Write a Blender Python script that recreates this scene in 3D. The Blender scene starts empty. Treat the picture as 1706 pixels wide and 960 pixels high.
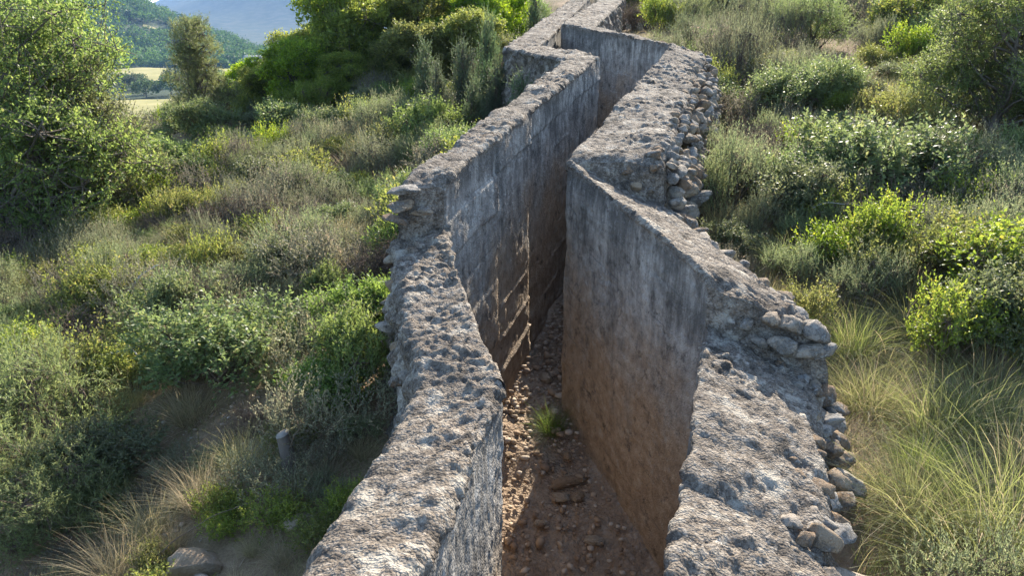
import bpy, math, random
import numpy as np
from mathutils import Vector

# ------------------------------------------------------------------ camera, sky, sun, exposure
scene = bpy.context.scene
col = scene.collection
R = math.radians

cam_data = bpy.data.cameras.new('camera')
cam_data.sensor_width = 36.0
cam_data.lens = 27.2
cam_data.clip_start = 0.05
cam_data.clip_end = 12000.0
cam = bpy.data.objects.new('camera', cam_data)
cam.location = (0, 0, 0)                       # eye level is z = 0; the wall underfoot is at -1.6
cam.rotation_euler = (R(90 - 18.6), 0, 0)
col.objects.link(cam)
scene.camera = cam

SUN_AZ = 18.0        # degrees to the right of straight ahead (+Y)
SUN_EL = 28.0
world = bpy.data.worlds.new('World')
scene.world = world
world.use_nodes = True
wn = world.node_tree.nodes
sky = wn.new('ShaderNodeTexSky')
sky.sky_type = 'NISHITA'
sky.sun_disc = False
sky.sun_elevation = R(SUN_EL)
sky.sun_rotation = R(SUN_AZ)
sky.altitude = 500
sky.air_density = 1.0
sky.dust_density = 1.0
sky.ozone_density = 1.0
world.node_tree.links.new(sky.outputs[0], wn['Background'].inputs[0])
wn['Background'].inputs[1].default_value = 0.135

sun_data = bpy.data.lights.new('sun', 'SUN')
sun_data.energy = 5.0
sun_data.angle = R(0.55)
sun_data.color = (1.0, 0.91, 0.77)
sun = bpy.data.objects.new('sun', sun_data)
sd = Vector((math.sin(R(SUN_AZ)) * math.cos(R(SUN_EL)), math.cos(R(SUN_AZ)) * math.cos(R(SUN_EL)), math.sin(R(SUN_EL))))
sun.rotation_euler = sd.to_track_quat('Z', 'Y').to_euler()
sun.location = (10, 20, 20)
col.objects.link(sun)

scene.view_settings.view_transform = 'Standard'
scene.view_settings.look = 'None'
scene.view_settings.exposure = 1.60
scene.view_settings.gamma = 1.0
scene.render.engine = 'CYCLES'
scene.cycles.use_denoising = True
scene.cycles.max_bounces = 8
scene.cycles.diffuse_bounces = 4
scene.cycles.transmission_bounces = 6
scene.cycles.transparent_max_bounces = 8
scene.cycles.volume_bounces = 0

# ------------------------------------------------------------------ numeric noise
def _hash(ix, iy, iz, seed):
    h = (ix.astype(np.int64) * 374761393 + iy.astype(np.int64) * 668265263 + iz.astype(np.int64) * 2147483647 + seed * 974711) & 0xFFFFFFFF
    h = ((h ^ (h >> 13)) * 1274126177) & 0xFFFFFFFF
    h = ((h ^ (h >> 16)) * 2246822519) & 0xFFFFFFFF
    return ((h ^ (h >> 15)) & 0xFFFFFF) / float(0xFFFFFF)

def vnoise(p, seed=0):
    """smooth value noise, -1..1, p is (n,3)"""
    i = np.floor(p); f = p - i; f = f * f * (3 - 2 * f)
    x, y, z = (i[:, k].astype(np.int64) for k in range(3))
    r = 0
    for dx in (0, 1):
        wx = f[:, 0] if dx else 1 - f[:, 0]
        for dy in (0, 1):
            wy = f[:, 1] if dy else 1 - f[:, 1]
            for dz in (0, 1):
                wz = f[:, 2] if dz else 1 - f[:, 2]
                r = r + wx * wy * wz * _hash(x + dx, y + dy, z + dz, seed)
    return r * 2 - 1

def fbm(p, octv=4, seed=0, gain=0.5):
    a, s, q = 1.0, 0.0, p.copy()
    for o in range(octv):
        s = s + a * vnoise(q, seed + o * 17); q = q * 2.03 + 11.3; a *= gain
    return s

def cells(p, seed=0):
    """distance to the nearest feature point and a random value of that cell"""
    i = np.floor(p).astype(np.int64); best = np.full(len(p), 9.0); val = np.zeros(len(p))
    for dx in (-1, 0, 1):
        for dy in (-1, 0, 1):
            for dz in (-1, 0, 1):
                cx, cy, cz = i[:, 0] + dx, i[:, 1] + dy, i[:, 2] + dz
                d = np.sqrt((cx + _hash(cx, cy, cz, seed) - p[:, 0]) ** 2 + (cy + _hash(cx, cy, cz, seed + 5) - p[:, 1]) ** 2 + (cz + _hash(cx, cy, cz, seed + 9) - p[:, 2]) ** 2)
                m = d < best
                best = np.where(m, d, best); val = np.where(m, _hash(cx, cy, cz, seed + 21), val)
    return best, val

def sstep(a, b, x):
    t = np.clip((x - a) / (b - a), 0, 1); return t * t * (3 - 2 * t)

# ------------------------------------------------------------------ lie of the land
L_IN = [(-0.85, -1.5), (-0.04, 2.9), (-0.41, 4.75), (1.00, 9.2), (0.42, 11.8), (1.98, 21.0)]
L_OUT = [(-1.10, -1.5), (-0.43, 3.0), (-0.77, 4.66), (0.56, 8.8), (-0.125, 11.3), (1.50, 21.2)]
R_IN = [(-0.54, -1.5), (1.05, 3.95), (0.41, 5.8), (2.03, 10.3), (0.82, 13.6), (2.38, 21.5)]
R_OUT = [(0.05, -1.5), (1.62, 3.72), (1.14, 5.72), (2.46, 10.2), (1.36, 13.5), (2.92, 21.3)]

def along(line, y):
    a = np.array(line); return np.interp(y, a[:, 1], a[:, 0])

def floor_z(y):
    return np.interp(y, [-2, 2, 4.2, 5.8, 10, 13.5, 23], [-4.5, -3.85, -3.42, -3.06, -2.35, -1.75, -0.6])

def ground_raw(x, y):
    xc = 0.5 * (along(L_IN, y) + along(R_IN, y))
    xc = np.where(y > 22, 2.4 + (y - 22) * 0.05, xc)
    s = x - xc
    a = -2.08 + 0.118 * (np.clip(y, -30, 35) - 3) + 0.05 * np.clip(y - 35, 0, 70)
    lw = np.clip(-s, 0, None); rw = np.clip(s, 0, None)
    lat = -0.21 * np.clip(lw, 0, 200) - 0.22 * np.clip(lw - 9, 0, 400)
    lat = lat + np.where(s > 0, -0.12, 0) + 0.05 * np.clip(rw, 0, 4) + 0.12 * np.clip(rw - 4, 0, 60) + 0.02 * np.clip(rw - 64, 0, 600)
    h = a + lat
    v = -22 + 0 * x
    # wooded ridge across the valley and the mountains far behind it
    v = v + np.clip((-x - 0.315 * y) * 0.40, 0, 95) * sstep(455, 620, y) * (1 - 0.9 * sstep(680, 1100, y))
    v = v + (74 + np.minimum(np.abs(x + 0.445 * y) * 0.34, 190)) * sstep(1450, 2600, y)
    k = 6.0
    m = np.maximum(h, v)
    return m + k * np.log(np.exp((h - m) / k) + np.exp((v - m) / k)) * np.where(np.abs(h - v) < 60, 1, 0) * sstep(30, 120, np.hypot(x, y))

def ground(x, y):
    x = np.asarray(x, float); y = np.asarray(y, float)
    sh = x.shape; x = np.atleast_1d(x).ravel(); y = np.atleast_1d(y).ravel()
    h = ground_raw(x, y)
    r = np.hypot(x, y)
    p = np.stack([x, y, 0 * x], 1)
    h = h + 0.10 * fbm(p * 0.7, 4, 3) * sstep(0.5, 3, r) + 0.9 * fbm(p * 0.03, 3, 9) * sstep(40, 150, r) + 26 * fbm(p * 0.0021, 5, 31, 0.55) * sstep(1400, 2300, y)
    return h.reshape(sh) if sh else float(h[0])
# ------------------------------------------------------------------ end of the land

# ------------------------------------------------------------------ mesh and tag helpers
def mesh_np(name, V, quads=None, tris=None, mats=(), attrs=None, mat_idx=None, smooth=False):
    V = np.asarray(V, np.float32)
    me = bpy.data.meshes.new(name)
    nq = 0 if quads is None else len(quads); nt = 0 if tris is None else len(tris)
    me.vertices.add(len(V)); me.vertices.foreach_set('co', V.ravel())
    loops = []
    if nq: loops.append(np.asarray(quads, np.int32).ravel())
    if nt: loops.append(np.asarray(tris, np.int32).ravel())
    loops = np.concatenate(loops)
    me.loops.add(len(loops)); me.loops.foreach_set('vertex_index', loops)
    starts = np.concatenate([np.arange(nq) * 4, nq * 4 + np.arange(nt) * 3]).astype(np.int32)
    me.polygons.add(nq + nt); me.polygons.foreach_set('loop_start', starts)
    if mat_idx is not None: me.polygons.foreach_set('material_index', np.asarray(mat_idx, np.int32))
    if smooth: me.polygons.foreach_set('use_smooth', np.ones(nq + nt, bool))
    for m in mats: me.materials.append(m)
    for nm, (dom, arr) in (attrs or {}).items():
        a = me.attributes.new(nm, 'FLOAT', dom); a.data.foreach_set('value', np.asarray(arr, np.float32))
    me.update(calc_edges=True)
    return me

def link(name, data, parent=None, loc=None):
    o = bpy.data.objects.new(name, data); col.objects.link(o)
    if parent is not None: o.parent = parent
    if loc is not None: o.location = loc
    return o

def tag(o, label=None, cat=None, group=None, kind=None):
    if label: o['label'] = label
    if cat: o['category'] = cat
    if group: o['group'] = group
    if kind: o['kind'] = kind
    return o

# ------------------------------------------------------------------ materials
class NT:
    def __init__(s, name):
        s.m = bpy.data.materials.new(name); s.m.use_nodes = True
        s.t = s.m.node_tree; s.t.nodes.clear()
        s.out = s.t.nodes.new('ShaderNodeOutputMaterial')
    def n(s, typ, ins=None, **kw):
        nd = s.t.nodes.new('ShaderNode' + typ)
        for k, v in kw.items(): setattr(nd, k, v)
        for k, v in (ins or {}).items():
            if isinstance(v, bpy.types.NodeSocket): s.t.links.new(v, nd.inputs[k])
            else: nd.inputs[k].default_value = v
        return nd
    def ramp(s, fac, stops, interp='LINEAR'):
        nd = s.t.nodes.new('ShaderNodeValToRGB'); nd.color_ramp.interpolation = interp
        el = nd.color_ramp.elements
        while len(el) < len(stops): el.new(0.5)
        for e, (p, c) in zip(el, stops):
            e.position = p; e.color = (*c, 1) if len(c) == 3 else c
        s.t.links.new(fac, nd.inputs[0]); return nd.outputs[0]
    def mix(s, fac, a, b, blend='MIX'):
        nd = s.t.nodes.new('ShaderNodeMix'); nd.data_type = 'RGBA'; nd.blend_type = blend
        for i, v in ((0, fac), (6, a), (7, b)):
            if isinstance(v, bpy.types.NodeSocket): s.t.links.new(v, nd.inputs[i])
            else: nd.inputs[i].default_value = v if i == 0 else (*v, 1)
        return nd.outputs[2]
    def math(s, op, a, b=0.0, clamp=False):
        nd = s.t.nodes.new('ShaderNodeMath'); nd.operation = op; nd.use_clamp = clamp
        for i, v in ((0, a), (1, b)):
            if isinstance(v, bpy.types.NodeSocket): s.t.links.new(v, nd.inputs[i])
            else: nd.inputs[i].default_value = v
        return nd.outputs[0]
    def noise(s, vec, scale, detail=4, rough=0.55):
        return s.n('TexNoise', {'Vector': vec, 'Scale': scale, 'Detail': detail, 'Roughness': rough}).outputs['Fac']
    def surf(s, shader): s.t.links.new(shader, s.out.inputs['Surface'])

def lerp3(a, b, t): return tuple(x + (y - x) * t for x, y in zip(a, b))

def leaf_material(name, c1, c2, trans=0.35, rough=0.5, spec=0.35, dry=None):
    m = NT(name)
    at = m.n('Attribute', attribute_name='tint').outputs['Fac']
    stops = [(0.0, c1), (0.8, c2)]
    stops.append((1.0, dry if dry else lerp3(c2, (0.22, 0.21, 0.08), 0.35)))
    c = m.ramp(at, stops)
    rnd = m.n('ObjectInfo').outputs['Random']
    hs = m.n('HueSaturation', {'Hue': m.math('ADD', m.math('MULTIPLY', rnd, 0.045), 0.478),
                               'Saturation': m.math('ADD', m.math('MULTIPLY', rnd, 0.3), 0.85),
                               'Value': m.math('ADD', m.math('MULTIPLY', rnd, 0.45), 0.78), 'Color': c}).outputs[0]
    pb = m.n('BsdfPrincipled', {'Base Color': hs, 'Roughness': rough, 'Specular IOR Level': spec})
    tc = m.n('HueSaturation', {'Hue': 0.485, 'Saturation': 1.10, 'Value': 2.0, 'Color': hs}).outputs[0]
    tr = m.n('BsdfTranslucent', {'Color': tc})
    mx = m.n('MixShader', {0: trans, 1: pb.outputs[0], 2: tr.outputs[0]})
    m.surf(mx.outputs[0]); return m.m

def bark_material(name, c1, c2, scale=30):
    m = NT(name); tc = m.n('TexCoord').outputs['Object']
    c = m.mix(m.noise(tc, scale, 4), c1, c2)
    m.surf(m.n('BsdfPrincipled', {'Base Color': c, 'Roughness': 0.9, 'Specular IOR Level': 0.15}).outputs[0]); return m.m

LEAF = {
    'oak': leaf_material('oak_leaves', (0.066, 0.096, 0.036), (0.172, 0.215, 0.076), 0.50, 0.52, 0.30, (0.24, 0.25, 0.10)),
    'pine': leaf_material('pine_needles', (0.075, 0.110, 0.040), (0.180, 0.220, 0.085), 0.45, 0.5, 0.2),
    'leafy': leaf_material('grove_leaves', (0.070, 0.110, 0.028), (0.220, 0.270, 0.062), 0.58, 0.5, 0.25, (0.32, 0.32, 0.07)),
    'juniper': leaf_material('juniper_needles', (0.055, 0.082, 0.045), (0.125, 0.168, 0.085), 0.34, 0.55, 0.2),
    'mastic': leaf_material('mastic_leaves', (0.060, 0.088, 0.038), (0.160, 0.195, 0.085), 0.44, 0.50, 0.32, (0.24, 0.24, 0.11)),
    'rosemary': leaf_material('rosemary_leaves', (0.090, 0.112, 0.060), (0.205, 0.230, 0.125), 0.40, 0.6, 0.2, (0.29, 0.26, 0.16)),
    'thyme': leaf_material('thyme_leaves', (0.092, 0.098, 0.062), (0.215, 0.208, 0.135), 0.32, 0.7, 0.12, (0.31, 0.25, 0.17)),
    'box': leaf_material('box_leaves', (0.080, 0.115, 0.030), (0.190, 0.222, 0.060), 0.50, 0.5, 0.25, (0.30, 0.27, 0.08)),
    'feather': leaf_material('feathery_needles', (0.090, 0.125, 0.050), (0.195, 0.240, 0.100), 0.45, 0.55, 0.2),
    'leafshrub': leaf_material('shrub_leaves', (0.070, 0.105, 0.036), (0.160, 0.205, 0.068), 0.46, 0.5, 0.25),
    'broom': leaf_material('broom_stems', (0.105, 0.130, 0.065), (0.220, 0.245, 0.130), 0.34, 0.6, 0.2),
    'dead': leaf_material('dry_twig_leaves', (0.120, 0.092, 0.066), (0.210, 0.170, 0.125), 0.2, 0.8, 0.1, (0.26, 0.20, 0.13)),
    'straw': leaf_material('straw_blades', (0.165, 0.165, 0.080), (0.350, 0.300, 0.175), 0.38, 0.6, 0.2, (0.44, 0.36, 0.22)),
    'esparto': leaf_material('esparto_blades', (0.110, 0.145, 0.045), (0.225, 0.250, 0.092), 0.42, 0.55, 0.25, (0.38, 0.33, 0.19)),
    'grass': leaf_material('grass_blades', (0.110, 0.130, 0.050), (0.290, 0.255, 0.140), 0.38, 0.6, 0.15, (0.42, 0.34, 0.21)),
    'far': leaf_material('far_leaves', (0.030, 0.055, 0.026), (0.090, 0.130, 0.052), 0.28, 0.6, 0.1),
}
BARK = bark_material('grey_bark', (0.11, 0.085, 0.065), (0.21, 0.18, 0.15))
TWIG = bark_material('brown_twig', (0.10, 0.070, 0.050), (0.20, 0.155, 0.115), 60)
PALE = bark_material('bleached_wood', (0.30, 0.27, 0.23), (0.52, 0.49, 0.44), 50)

def soil_material():
    m = NT('soil'); p = m.n('NewGeometry').outputs['Position']
    n1 = m.noise(p, 0.9, 5); n2 = m.noise(p, 9, 6, 0.65); n3 = m.noise(p, 55, 4, 0.7)
    soil = m.ramp(n2, [(0.25, (0.14, 0.085, 0.055)), (0.5, (0.26, 0.165, 0.105)), (0.75, (0.36, 0.255, 0.175))])
    litter = m.ramp(n3, [(0.3, (0.10, 0.085, 0.050)), (0.6, (0.28, 0.225, 0.13)), (0.8, (0.42, 0.35, 0.23))])
    near = m.mix(m.ramp(n1, [(0.42, (0.75,) * 3), (0.62, (0.15,) * 3)]), soil, litter)
    wood = m.ramp(m.noise(p, 0.045, 8, 0.68), [(0.30, (0.026, 0.042, 0.026)), (0.5, (0.055, 0.075, 0.042)), (0.72, (0.12, 0.12, 0.085))])
    z = m.n('Attribute', attribute_name='far').outputs['Fac']
    c = m.mix(z, near, wood)
    h = m.math('ADD', n2, m.math('MULTIPLY', n3, 0.4))
    b = m.n('Bump', {'Strength': 0.7, 'Distance': 0.03, 'Height': h})
    m.surf(m.n('BsdfPrincipled', {'Base Color': c, 'Roughness': 0.95, 'Specular IOR Level': 0.1, 'Normal': b.outputs[0]}).outputs[0]); return m.m
SOIL = soil_material()

def bed_material():
    m = NT('channel_earth'); p = m.n('NewGeometry').outputs['Position']
    v = m.n('TexVoronoi', {'Vector': p, 'Scale': 26.0}); v2 = m.n('TexVoronoi', {'Vector': p, 'Scale': 60.0})
    n = m.noise(p, 5, 6, 0.65)
    base = m.ramp(n, [(0.3, (0.23, 0.165, 0.115)), (0.55, (0.38, 0.285, 0.20)), (0.75, (0.52, 0.41, 0.30))])
    peb = m.mix(m.n('SeparateColor', {0: v.outputs['Color']}).outputs[0], (0.24, 0.175, 0.13), (0.52, 0.43, 0.34))
    c = m.mix(m.ramp(v.outputs['Distance'], [(0.25, (0.6,) * 3), (0.5, (0.0,) * 3)]), base, peb)
    hh = m.math('SUBTRACT', m.math('MULTIPLY', n, 0.5), m.math('ADD', v.outputs['Distance'], m.math('MULTIPLY', v2.outputs['Distance'], 0.5)))
    b = m.n('Bump', {'Strength': 0.9, 'Distance': 0.02, 'Height': hh})
    m.surf(m.n('BsdfPrincipled', {'Base Color': c, 'Roughness': 0.95, 'Specular IOR Level': 0.1, 'Normal': b.outputs[0]}).outputs[0]); return m.m
BED = bed_material()

def concrete_material():
    """old lime concrete: weathered gravelly crust on top, form-marked faces stained with earth below, rubble outside"""
    m = NT('old_lime_concrete'); p = m.n('NewGeometry').outputs['Position']
    inner = m.n('Attribute', attribute_name='inner').outputs['Fac']
    drop = m.n('Attribute', attribute_name='drop').outputs['Fac']          # metres below the wall's top
    peb = m.n('Attribute', attribute_name='pebble').outputs['Fac']         # where a pebble stands out of the crust
    tone = m.n('Attribute', attribute_name='pebble_tone').outputs['Fac']
    n_big = m.noise(p, 2.2, 4); n_mid = m.noise(p, 11, 6, 0.68); n_fine = m.noise(p, 75, 4, 0.7); n_lich = m.noise(p, 5.5, 7, 0.72)
    v1 = m.n('TexVoronoi', {'Vector': p, 'Scale': 34.0}); v2 = m.n('TexVoronoi', {'Vector': p, 'Scale': 95.0})
    r1 = m.n('SeparateColor', {0: v1.outputs['Color']}).outputs[0]; r2 = m.n('SeparateColor', {0: v2.outputs['Color']}).outputs[1]
    crust = m.ramp(n_mid, [(0.28, (0.075, 0.066, 0.058)), (0.44, (0.165, 0.146, 0.126)), (0.58, (0.275, 0.250, 0.218)), (0.74, (0.42, 0.395, 0.355))])
    crust = m.mix(0.45, crust, m.ramp(r1, [(0.0, (0.075, 0.062, 0.052)), (0.35, (0.19, 0.158, 0.130)), (0.7, (0.31, 0.275, 0.235)), (1.0, (0.52, 0.49, 0.45))]))
    crust = m.mix(0.25, crust, m.ramp(r2, [(0.0, (0.08, 0.07, 0.06)), (0.6, (0.25, 0.22, 0.19)), (1.0, (0.60, 0.57, 0.53))]))
    crust = m.mix(m.math('MULTIPLY', peb, 0.75), crust, m.ramp(tone, [(0.0, (0.17, 0.125, 0.09)), (0.35, (0.30, 0.25, 0.20)), (0.7, (0.38, 0.36, 0.33)), (1.0, (0.60, 0.58, 0.54))]))
    crust = m.mix(m.ramp(n_fine, [(0.34, (0.8,) * 3), (0.52, (0.0,) * 3)]), crust, (0.065, 0.058, 0.052))
    # pale and dark lichen in ragged patches
    crust = m.mix(m.ramp(n_lich, [(0.545, (0,) * 3), (0.61, (0.62,) * 3), (0.75, (0.80,) * 3)]), crust, (0.47, 0.455, 0.41))
    crust = m.mix(m.ramp(n_lich, [(0.38, (0.85,) * 3), (0.465, (0,) * 3)]), crust, (0.058, 0.052, 0.046))
    crust = m.mix(m.ramp(m.noise(p, 1.6, 5, 0.6), [(0.52, (0,) * 3), (0.66, (0.55,) * 3)]), crust, (0.085, 0.075, 0.070))
    crust = m.mix(1.0, crust, (0.97, 0.91, 0.83), 'MULTIPLY')
    # faces: run-off stains, dark lichen above, earth stain below, lines left by the form boards
    mp = m.n('Mapping', {'Vector': p, 'Scale': (11, 11, 1.9)}).outputs[0]
    streak = m.noise(mp, 1.0, 7, 0.72)
    grey = m.ramp(m.math('ADD', m.math('MULTIPLY', streak, 0.5), m.math('MULTIPLY', n_mid, 0.5)), [(0.33, (0.13, 0.118, 0.104)), (0.46, (0.28, 0.255, 0.222)), (0.56, (0.42, 0.39, 0.345)), (0.68, (0.56, 0.53, 0.475))])
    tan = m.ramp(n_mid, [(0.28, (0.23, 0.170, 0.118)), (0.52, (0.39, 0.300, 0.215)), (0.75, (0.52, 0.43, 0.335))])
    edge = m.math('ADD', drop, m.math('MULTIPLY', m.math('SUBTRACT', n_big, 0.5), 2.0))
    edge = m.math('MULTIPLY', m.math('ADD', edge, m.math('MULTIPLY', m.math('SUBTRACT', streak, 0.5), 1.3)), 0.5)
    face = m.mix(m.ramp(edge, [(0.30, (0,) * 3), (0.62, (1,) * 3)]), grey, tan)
    face = m.mix(m.ramp(edge, [(0.02, (0.75,) * 3), (0.24, (0,) * 3)]), face, (0.085, 0.080, 0.072))
    blot = m.noise(p, 7, 8, 0.75)
    face = m.mix(m.ramp(blot, [(0.36, (0.75,) * 3), (0.45, (0,) * 3)]), face, (0.075, 0.068, 0.060))
    face = m.mix(m.ramp(blot, [(0.58, (0,) * 3), (0.66, (0.5,) * 3)]), face, (0.47, 0.45, 0.41))
    fr = m.math('FRACT', m.math('ADD', m.math('MULTIPLY', drop, 3.7), m.math('MULTIPLY', n_big, 0.12)))
    line = m.math('MULTIPLY', m.ramp(fr, [(0.0, (0.55,) * 3), (0.05, (0,) * 3)]), m.ramp(m.noise(p, 3.1, 6, 0.7), [(0.46, (0,) * 3), (0.58, (1,) * 3)]))
    face = m.mix(line, face, (0.06, 0.054, 0.048))
    face = m.mix(m.ramp(n_fine, [(0.62, (0,) * 3), (0.72, (0.6,) * 3)]), face, (0.58, 0.55, 0.50))
    face = m.mix(m.ramp(n_fine, [(0.31, (0.75,) * 3), (0.41, (0,) * 3)]), face, (0.05, 0.045, 0.04))
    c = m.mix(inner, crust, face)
    h = m.math('ADD', m.math('MULTIPLY', n_fine, 0.6), m.math('SUBTRACT', n_mid, m.math('ADD', m.math('MULTIPLY', v1.outputs['Distance'], 0.7), m.math('MULTIPLY', v2.outputs['Distance'], 0.6))))
    h = m.math('ADD', h, m.math('MULTIPLY', m.math('SUBTRACT', blot, line), m.math('MULTIPLY', inner, 0.8)))
    st = m.math('SUBTRACT', 0.95, m.math('MULTIPLY', inner, 0.30))
    b = m.n('Bump', {'Strength': st, 'Distance': 0.018, 'Height': h})
    m.surf(m.n('BsdfPrincipled', {'Base Color': c, 'Roughness': 0.92, 'Specular IOR Level': 0.2, 'Normal': b.outputs[0]}).outputs[0]); return m.m
CONCRETE = concrete_material()

def stone_material(name, tones, mortar):
    """field stones: each its own tone, with remains of mortar and lichen clinging to them"""
    m = NT(name); rnd = m.n('ObjectInfo').outputs['Random']; p = m.n('NewGeometry').outputs['Position']
    n1 = m.noise(p, 9, 6, 0.65); n2 = m.noise(p, 38, 6, 0.72); n3 = m.noise(p, 110, 4, 0.7)
    base = m.ramp(rnd, [(0.05, tones[0]), (0.4, tones[1]), (0.7, tones[2]), (1.0, tones[3])])
    c = m.mix(m.ramp(n2, [(0.34, (0.55,) * 3), (0.46, (0,) * 3)]), base, lerp3(tones[0], (0.05, 0.04, 0.035), 0.5))
    c = m.mix(m.ramp(n3, [(0.56, (0,) * 3), (0.68, (0.5,) * 3)]), c, (0.50, 0.45, 0.38))
    coat = m.ramp(m.math('ADD', m.math('MULTIPLY', n1, 0.6), m.math('MULTIPLY', n2, 0.4)), [(0.50, (0,) * 3), (0.56, (mortar,) * 3)])
    c = m.mix(coat, c, m.ramp(n3, [(0.32, (0.10, 0.09, 0.08)), (0.5, (0.30, 0.275, 0.24)), (0.68, (0.50, 0.475, 0.43))]))
    h = m.math('ADD', m.math('ADD', n1, n2), m.math('ADD', m.math('MULTIPLY', n3, 0.5), m.math('MULTIPLY', coat, 0.5)))
    b = m.n('Bump', {'Strength': 1.0, 'Distance': 0.022, 'Height': h})
    m.surf(m.n('BsdfPrincipled', {'Base Color': c, 'Roughness': 0.92, 'Specular IOR Level': 0.15, 'Normal': b.outputs[0]}).outputs[0]); return m.m
STONE = stone_material('rubble_stone', [(0.30, 0.205, 0.13), (0.40, 0.30, 0.20), (0.44, 0.37, 0.29), (0.36, 0.34, 0.31)], 0.85)
ROCK = stone_material('loose_rock', [(0.36, 0.25, 0.16), (0.46, 0.34, 0.22), (0.52, 0.44, 0.34), (0.42, 0.36, 0.29)], 0.25)

# ------------------------------------------------------------------ terrain
def build_terrain():
    ang = np.radians(np.concatenate([np.linspace(-62, 62, 521), np.linspace(66, 294, 40)]))
    rr = np.concatenate([np.geomspace(0.35, 30, 250), np.geomspace(31, 4600, 150)])
    A, Q = np.meshgrid(ang, rr)
    X = Q * np.sin(A); Y = Q * np.cos(A)
    Z = ground(X, Y)
    # the trench of the channel lies open: the ground ends inside its walls
    l = 0.5 * (along(L_IN, Y) + along(L_OUT, Y)); r = 0.5 * (along(R_IN, Y) + along(R_OUT, Y))
    ins = (X > l) & (X < r) & (Y > -1.4) & (Y < 21.1)
    Z = np.where(ins, floor_z(Y) - 0.45, Z)
    na, nr = len(ang), len(rr)
    V = np.stack([X, Y, Z], -1).reshape(-1, 3)
    i = np.arange(nr - 1)[:, None] * na; j = np.arange(na)[None, :]; j2 = (j + 1) % na
    quads = np.stack([i + j, i + j2, i + na + j2, i + na + j], -1).reshape(-1, 4)[:, ::-1]
    c = len(V); V = np.vstack([V, [[0, 0, floor_z(0) - 0.45]]])
    tris = np.stack([np.full(na, c), np.arange(na), (np.arange(na) + 1) % na], -1)[:, ::-1]
    far = sstep(30, 90, np.hypot(V[:, 0], V[:, 1]))
    me = mesh_np('ground', V, quads, tris, [SOIL], {'far': ('POINT', far)}, smooth=True)
    return tag(link('ground', me), kind='structure')
build_terrain()

def build_bed():
    ys = np.linspace(-1.5, 21.2, 500); t = np.linspace(0, 1, 40)
    Yg, Tg = np.meshgrid(ys, t, indexing='ij')
    a = along(L_IN, Yg) - 0.15; b = along(R_IN, Yg) + 0.15
    X = a + (b - a) * Tg
    p = np.stack([X.ravel(), Yg.ravel(), 0 * X.ravel()], 1)
    d, v = cells(p * 11, 4)
    z = floor_z(Yg.ravel()) + 0.045 * fbm(p * 2.2, 4, 2) + 0.030 * np.clip(0.5 - d, 0, 1) * v + 0.10 * (2 * np.abs(Tg.ravel() - 0.5)) ** 2
    n, k = len(ys), len(t)
    i = np.arange(n - 1)[:, None] * k; j = np.arange(k - 1)[None, :]
    quads = np.stack([i + j, i + j + 1, i + k + j + 1, i + k + j], -1).reshape(-1, 4)
    me = mesh_np('channel_bed', np.stack([p[:, 0], p[:, 1], z], 1), quads, None, [BED], smooth=True)
    return tag(link('channel_bed', me), kind='structure')
build_bed()

def build_field(name, poly):
    """a mown field as a thin sheet lying on the valley floor"""
    (x0, y0), (x1, y1), (x2, y2), (x3, y3) = poly
    u = np.linspace(0, 1, 30); U, W = np.meshgrid(u, u, indexing='ij')
    X = (x0 * (1 - U) + x1 * U) * (1 - W) + (x3 * (1 - U) + x2 * U) * W
    Y = (y0 * (1 - U) + y1 * U) * (1 - W) + (y3 * (1 - U) + y2 * U) * W
    V = np.stack([X, Y, ground(X, Y) + 0.35], -1).reshape(-1, 3)
    i = np.arange(29)[:, None] * 30; j = np.arange(29)[None, :]
    q = np.stack([i + j, i + 30 + j, i + 31 + j, i + 1 + j], -1).reshape(-1, 4)
    return tag(link(name, mesh_np(name, V, q, None, [FIELD], smooth=True)), kind='structure')
def field_material():
    m = NT('mown_field'); p = m.n('NewGeometry').outputs['Position']
    c = m.ramp(m.noise(p, 0.08, 5), [(0.3, (0.30, 0.28, 0.12)), (0.7, (0.46, 0.40, 0.20))])
    m.surf(m.n('BsdfPrincipled', {'Base Color': c, 'Roughness': 1.0, 'Specular IOR Level': 0.0}).outputs[0]); return m.m
FIELD = field_material()
build_field('field', [(-140, 205), (-70, 205), (-75, 248), (-150, 250)])
build_field('field', [(-225, 345), (-110, 345), (-130, 445), (-250, 450)])
build_field('field', [(-256, 566), (-243, 566), (-245, 572), (-258, 572)])

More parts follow.
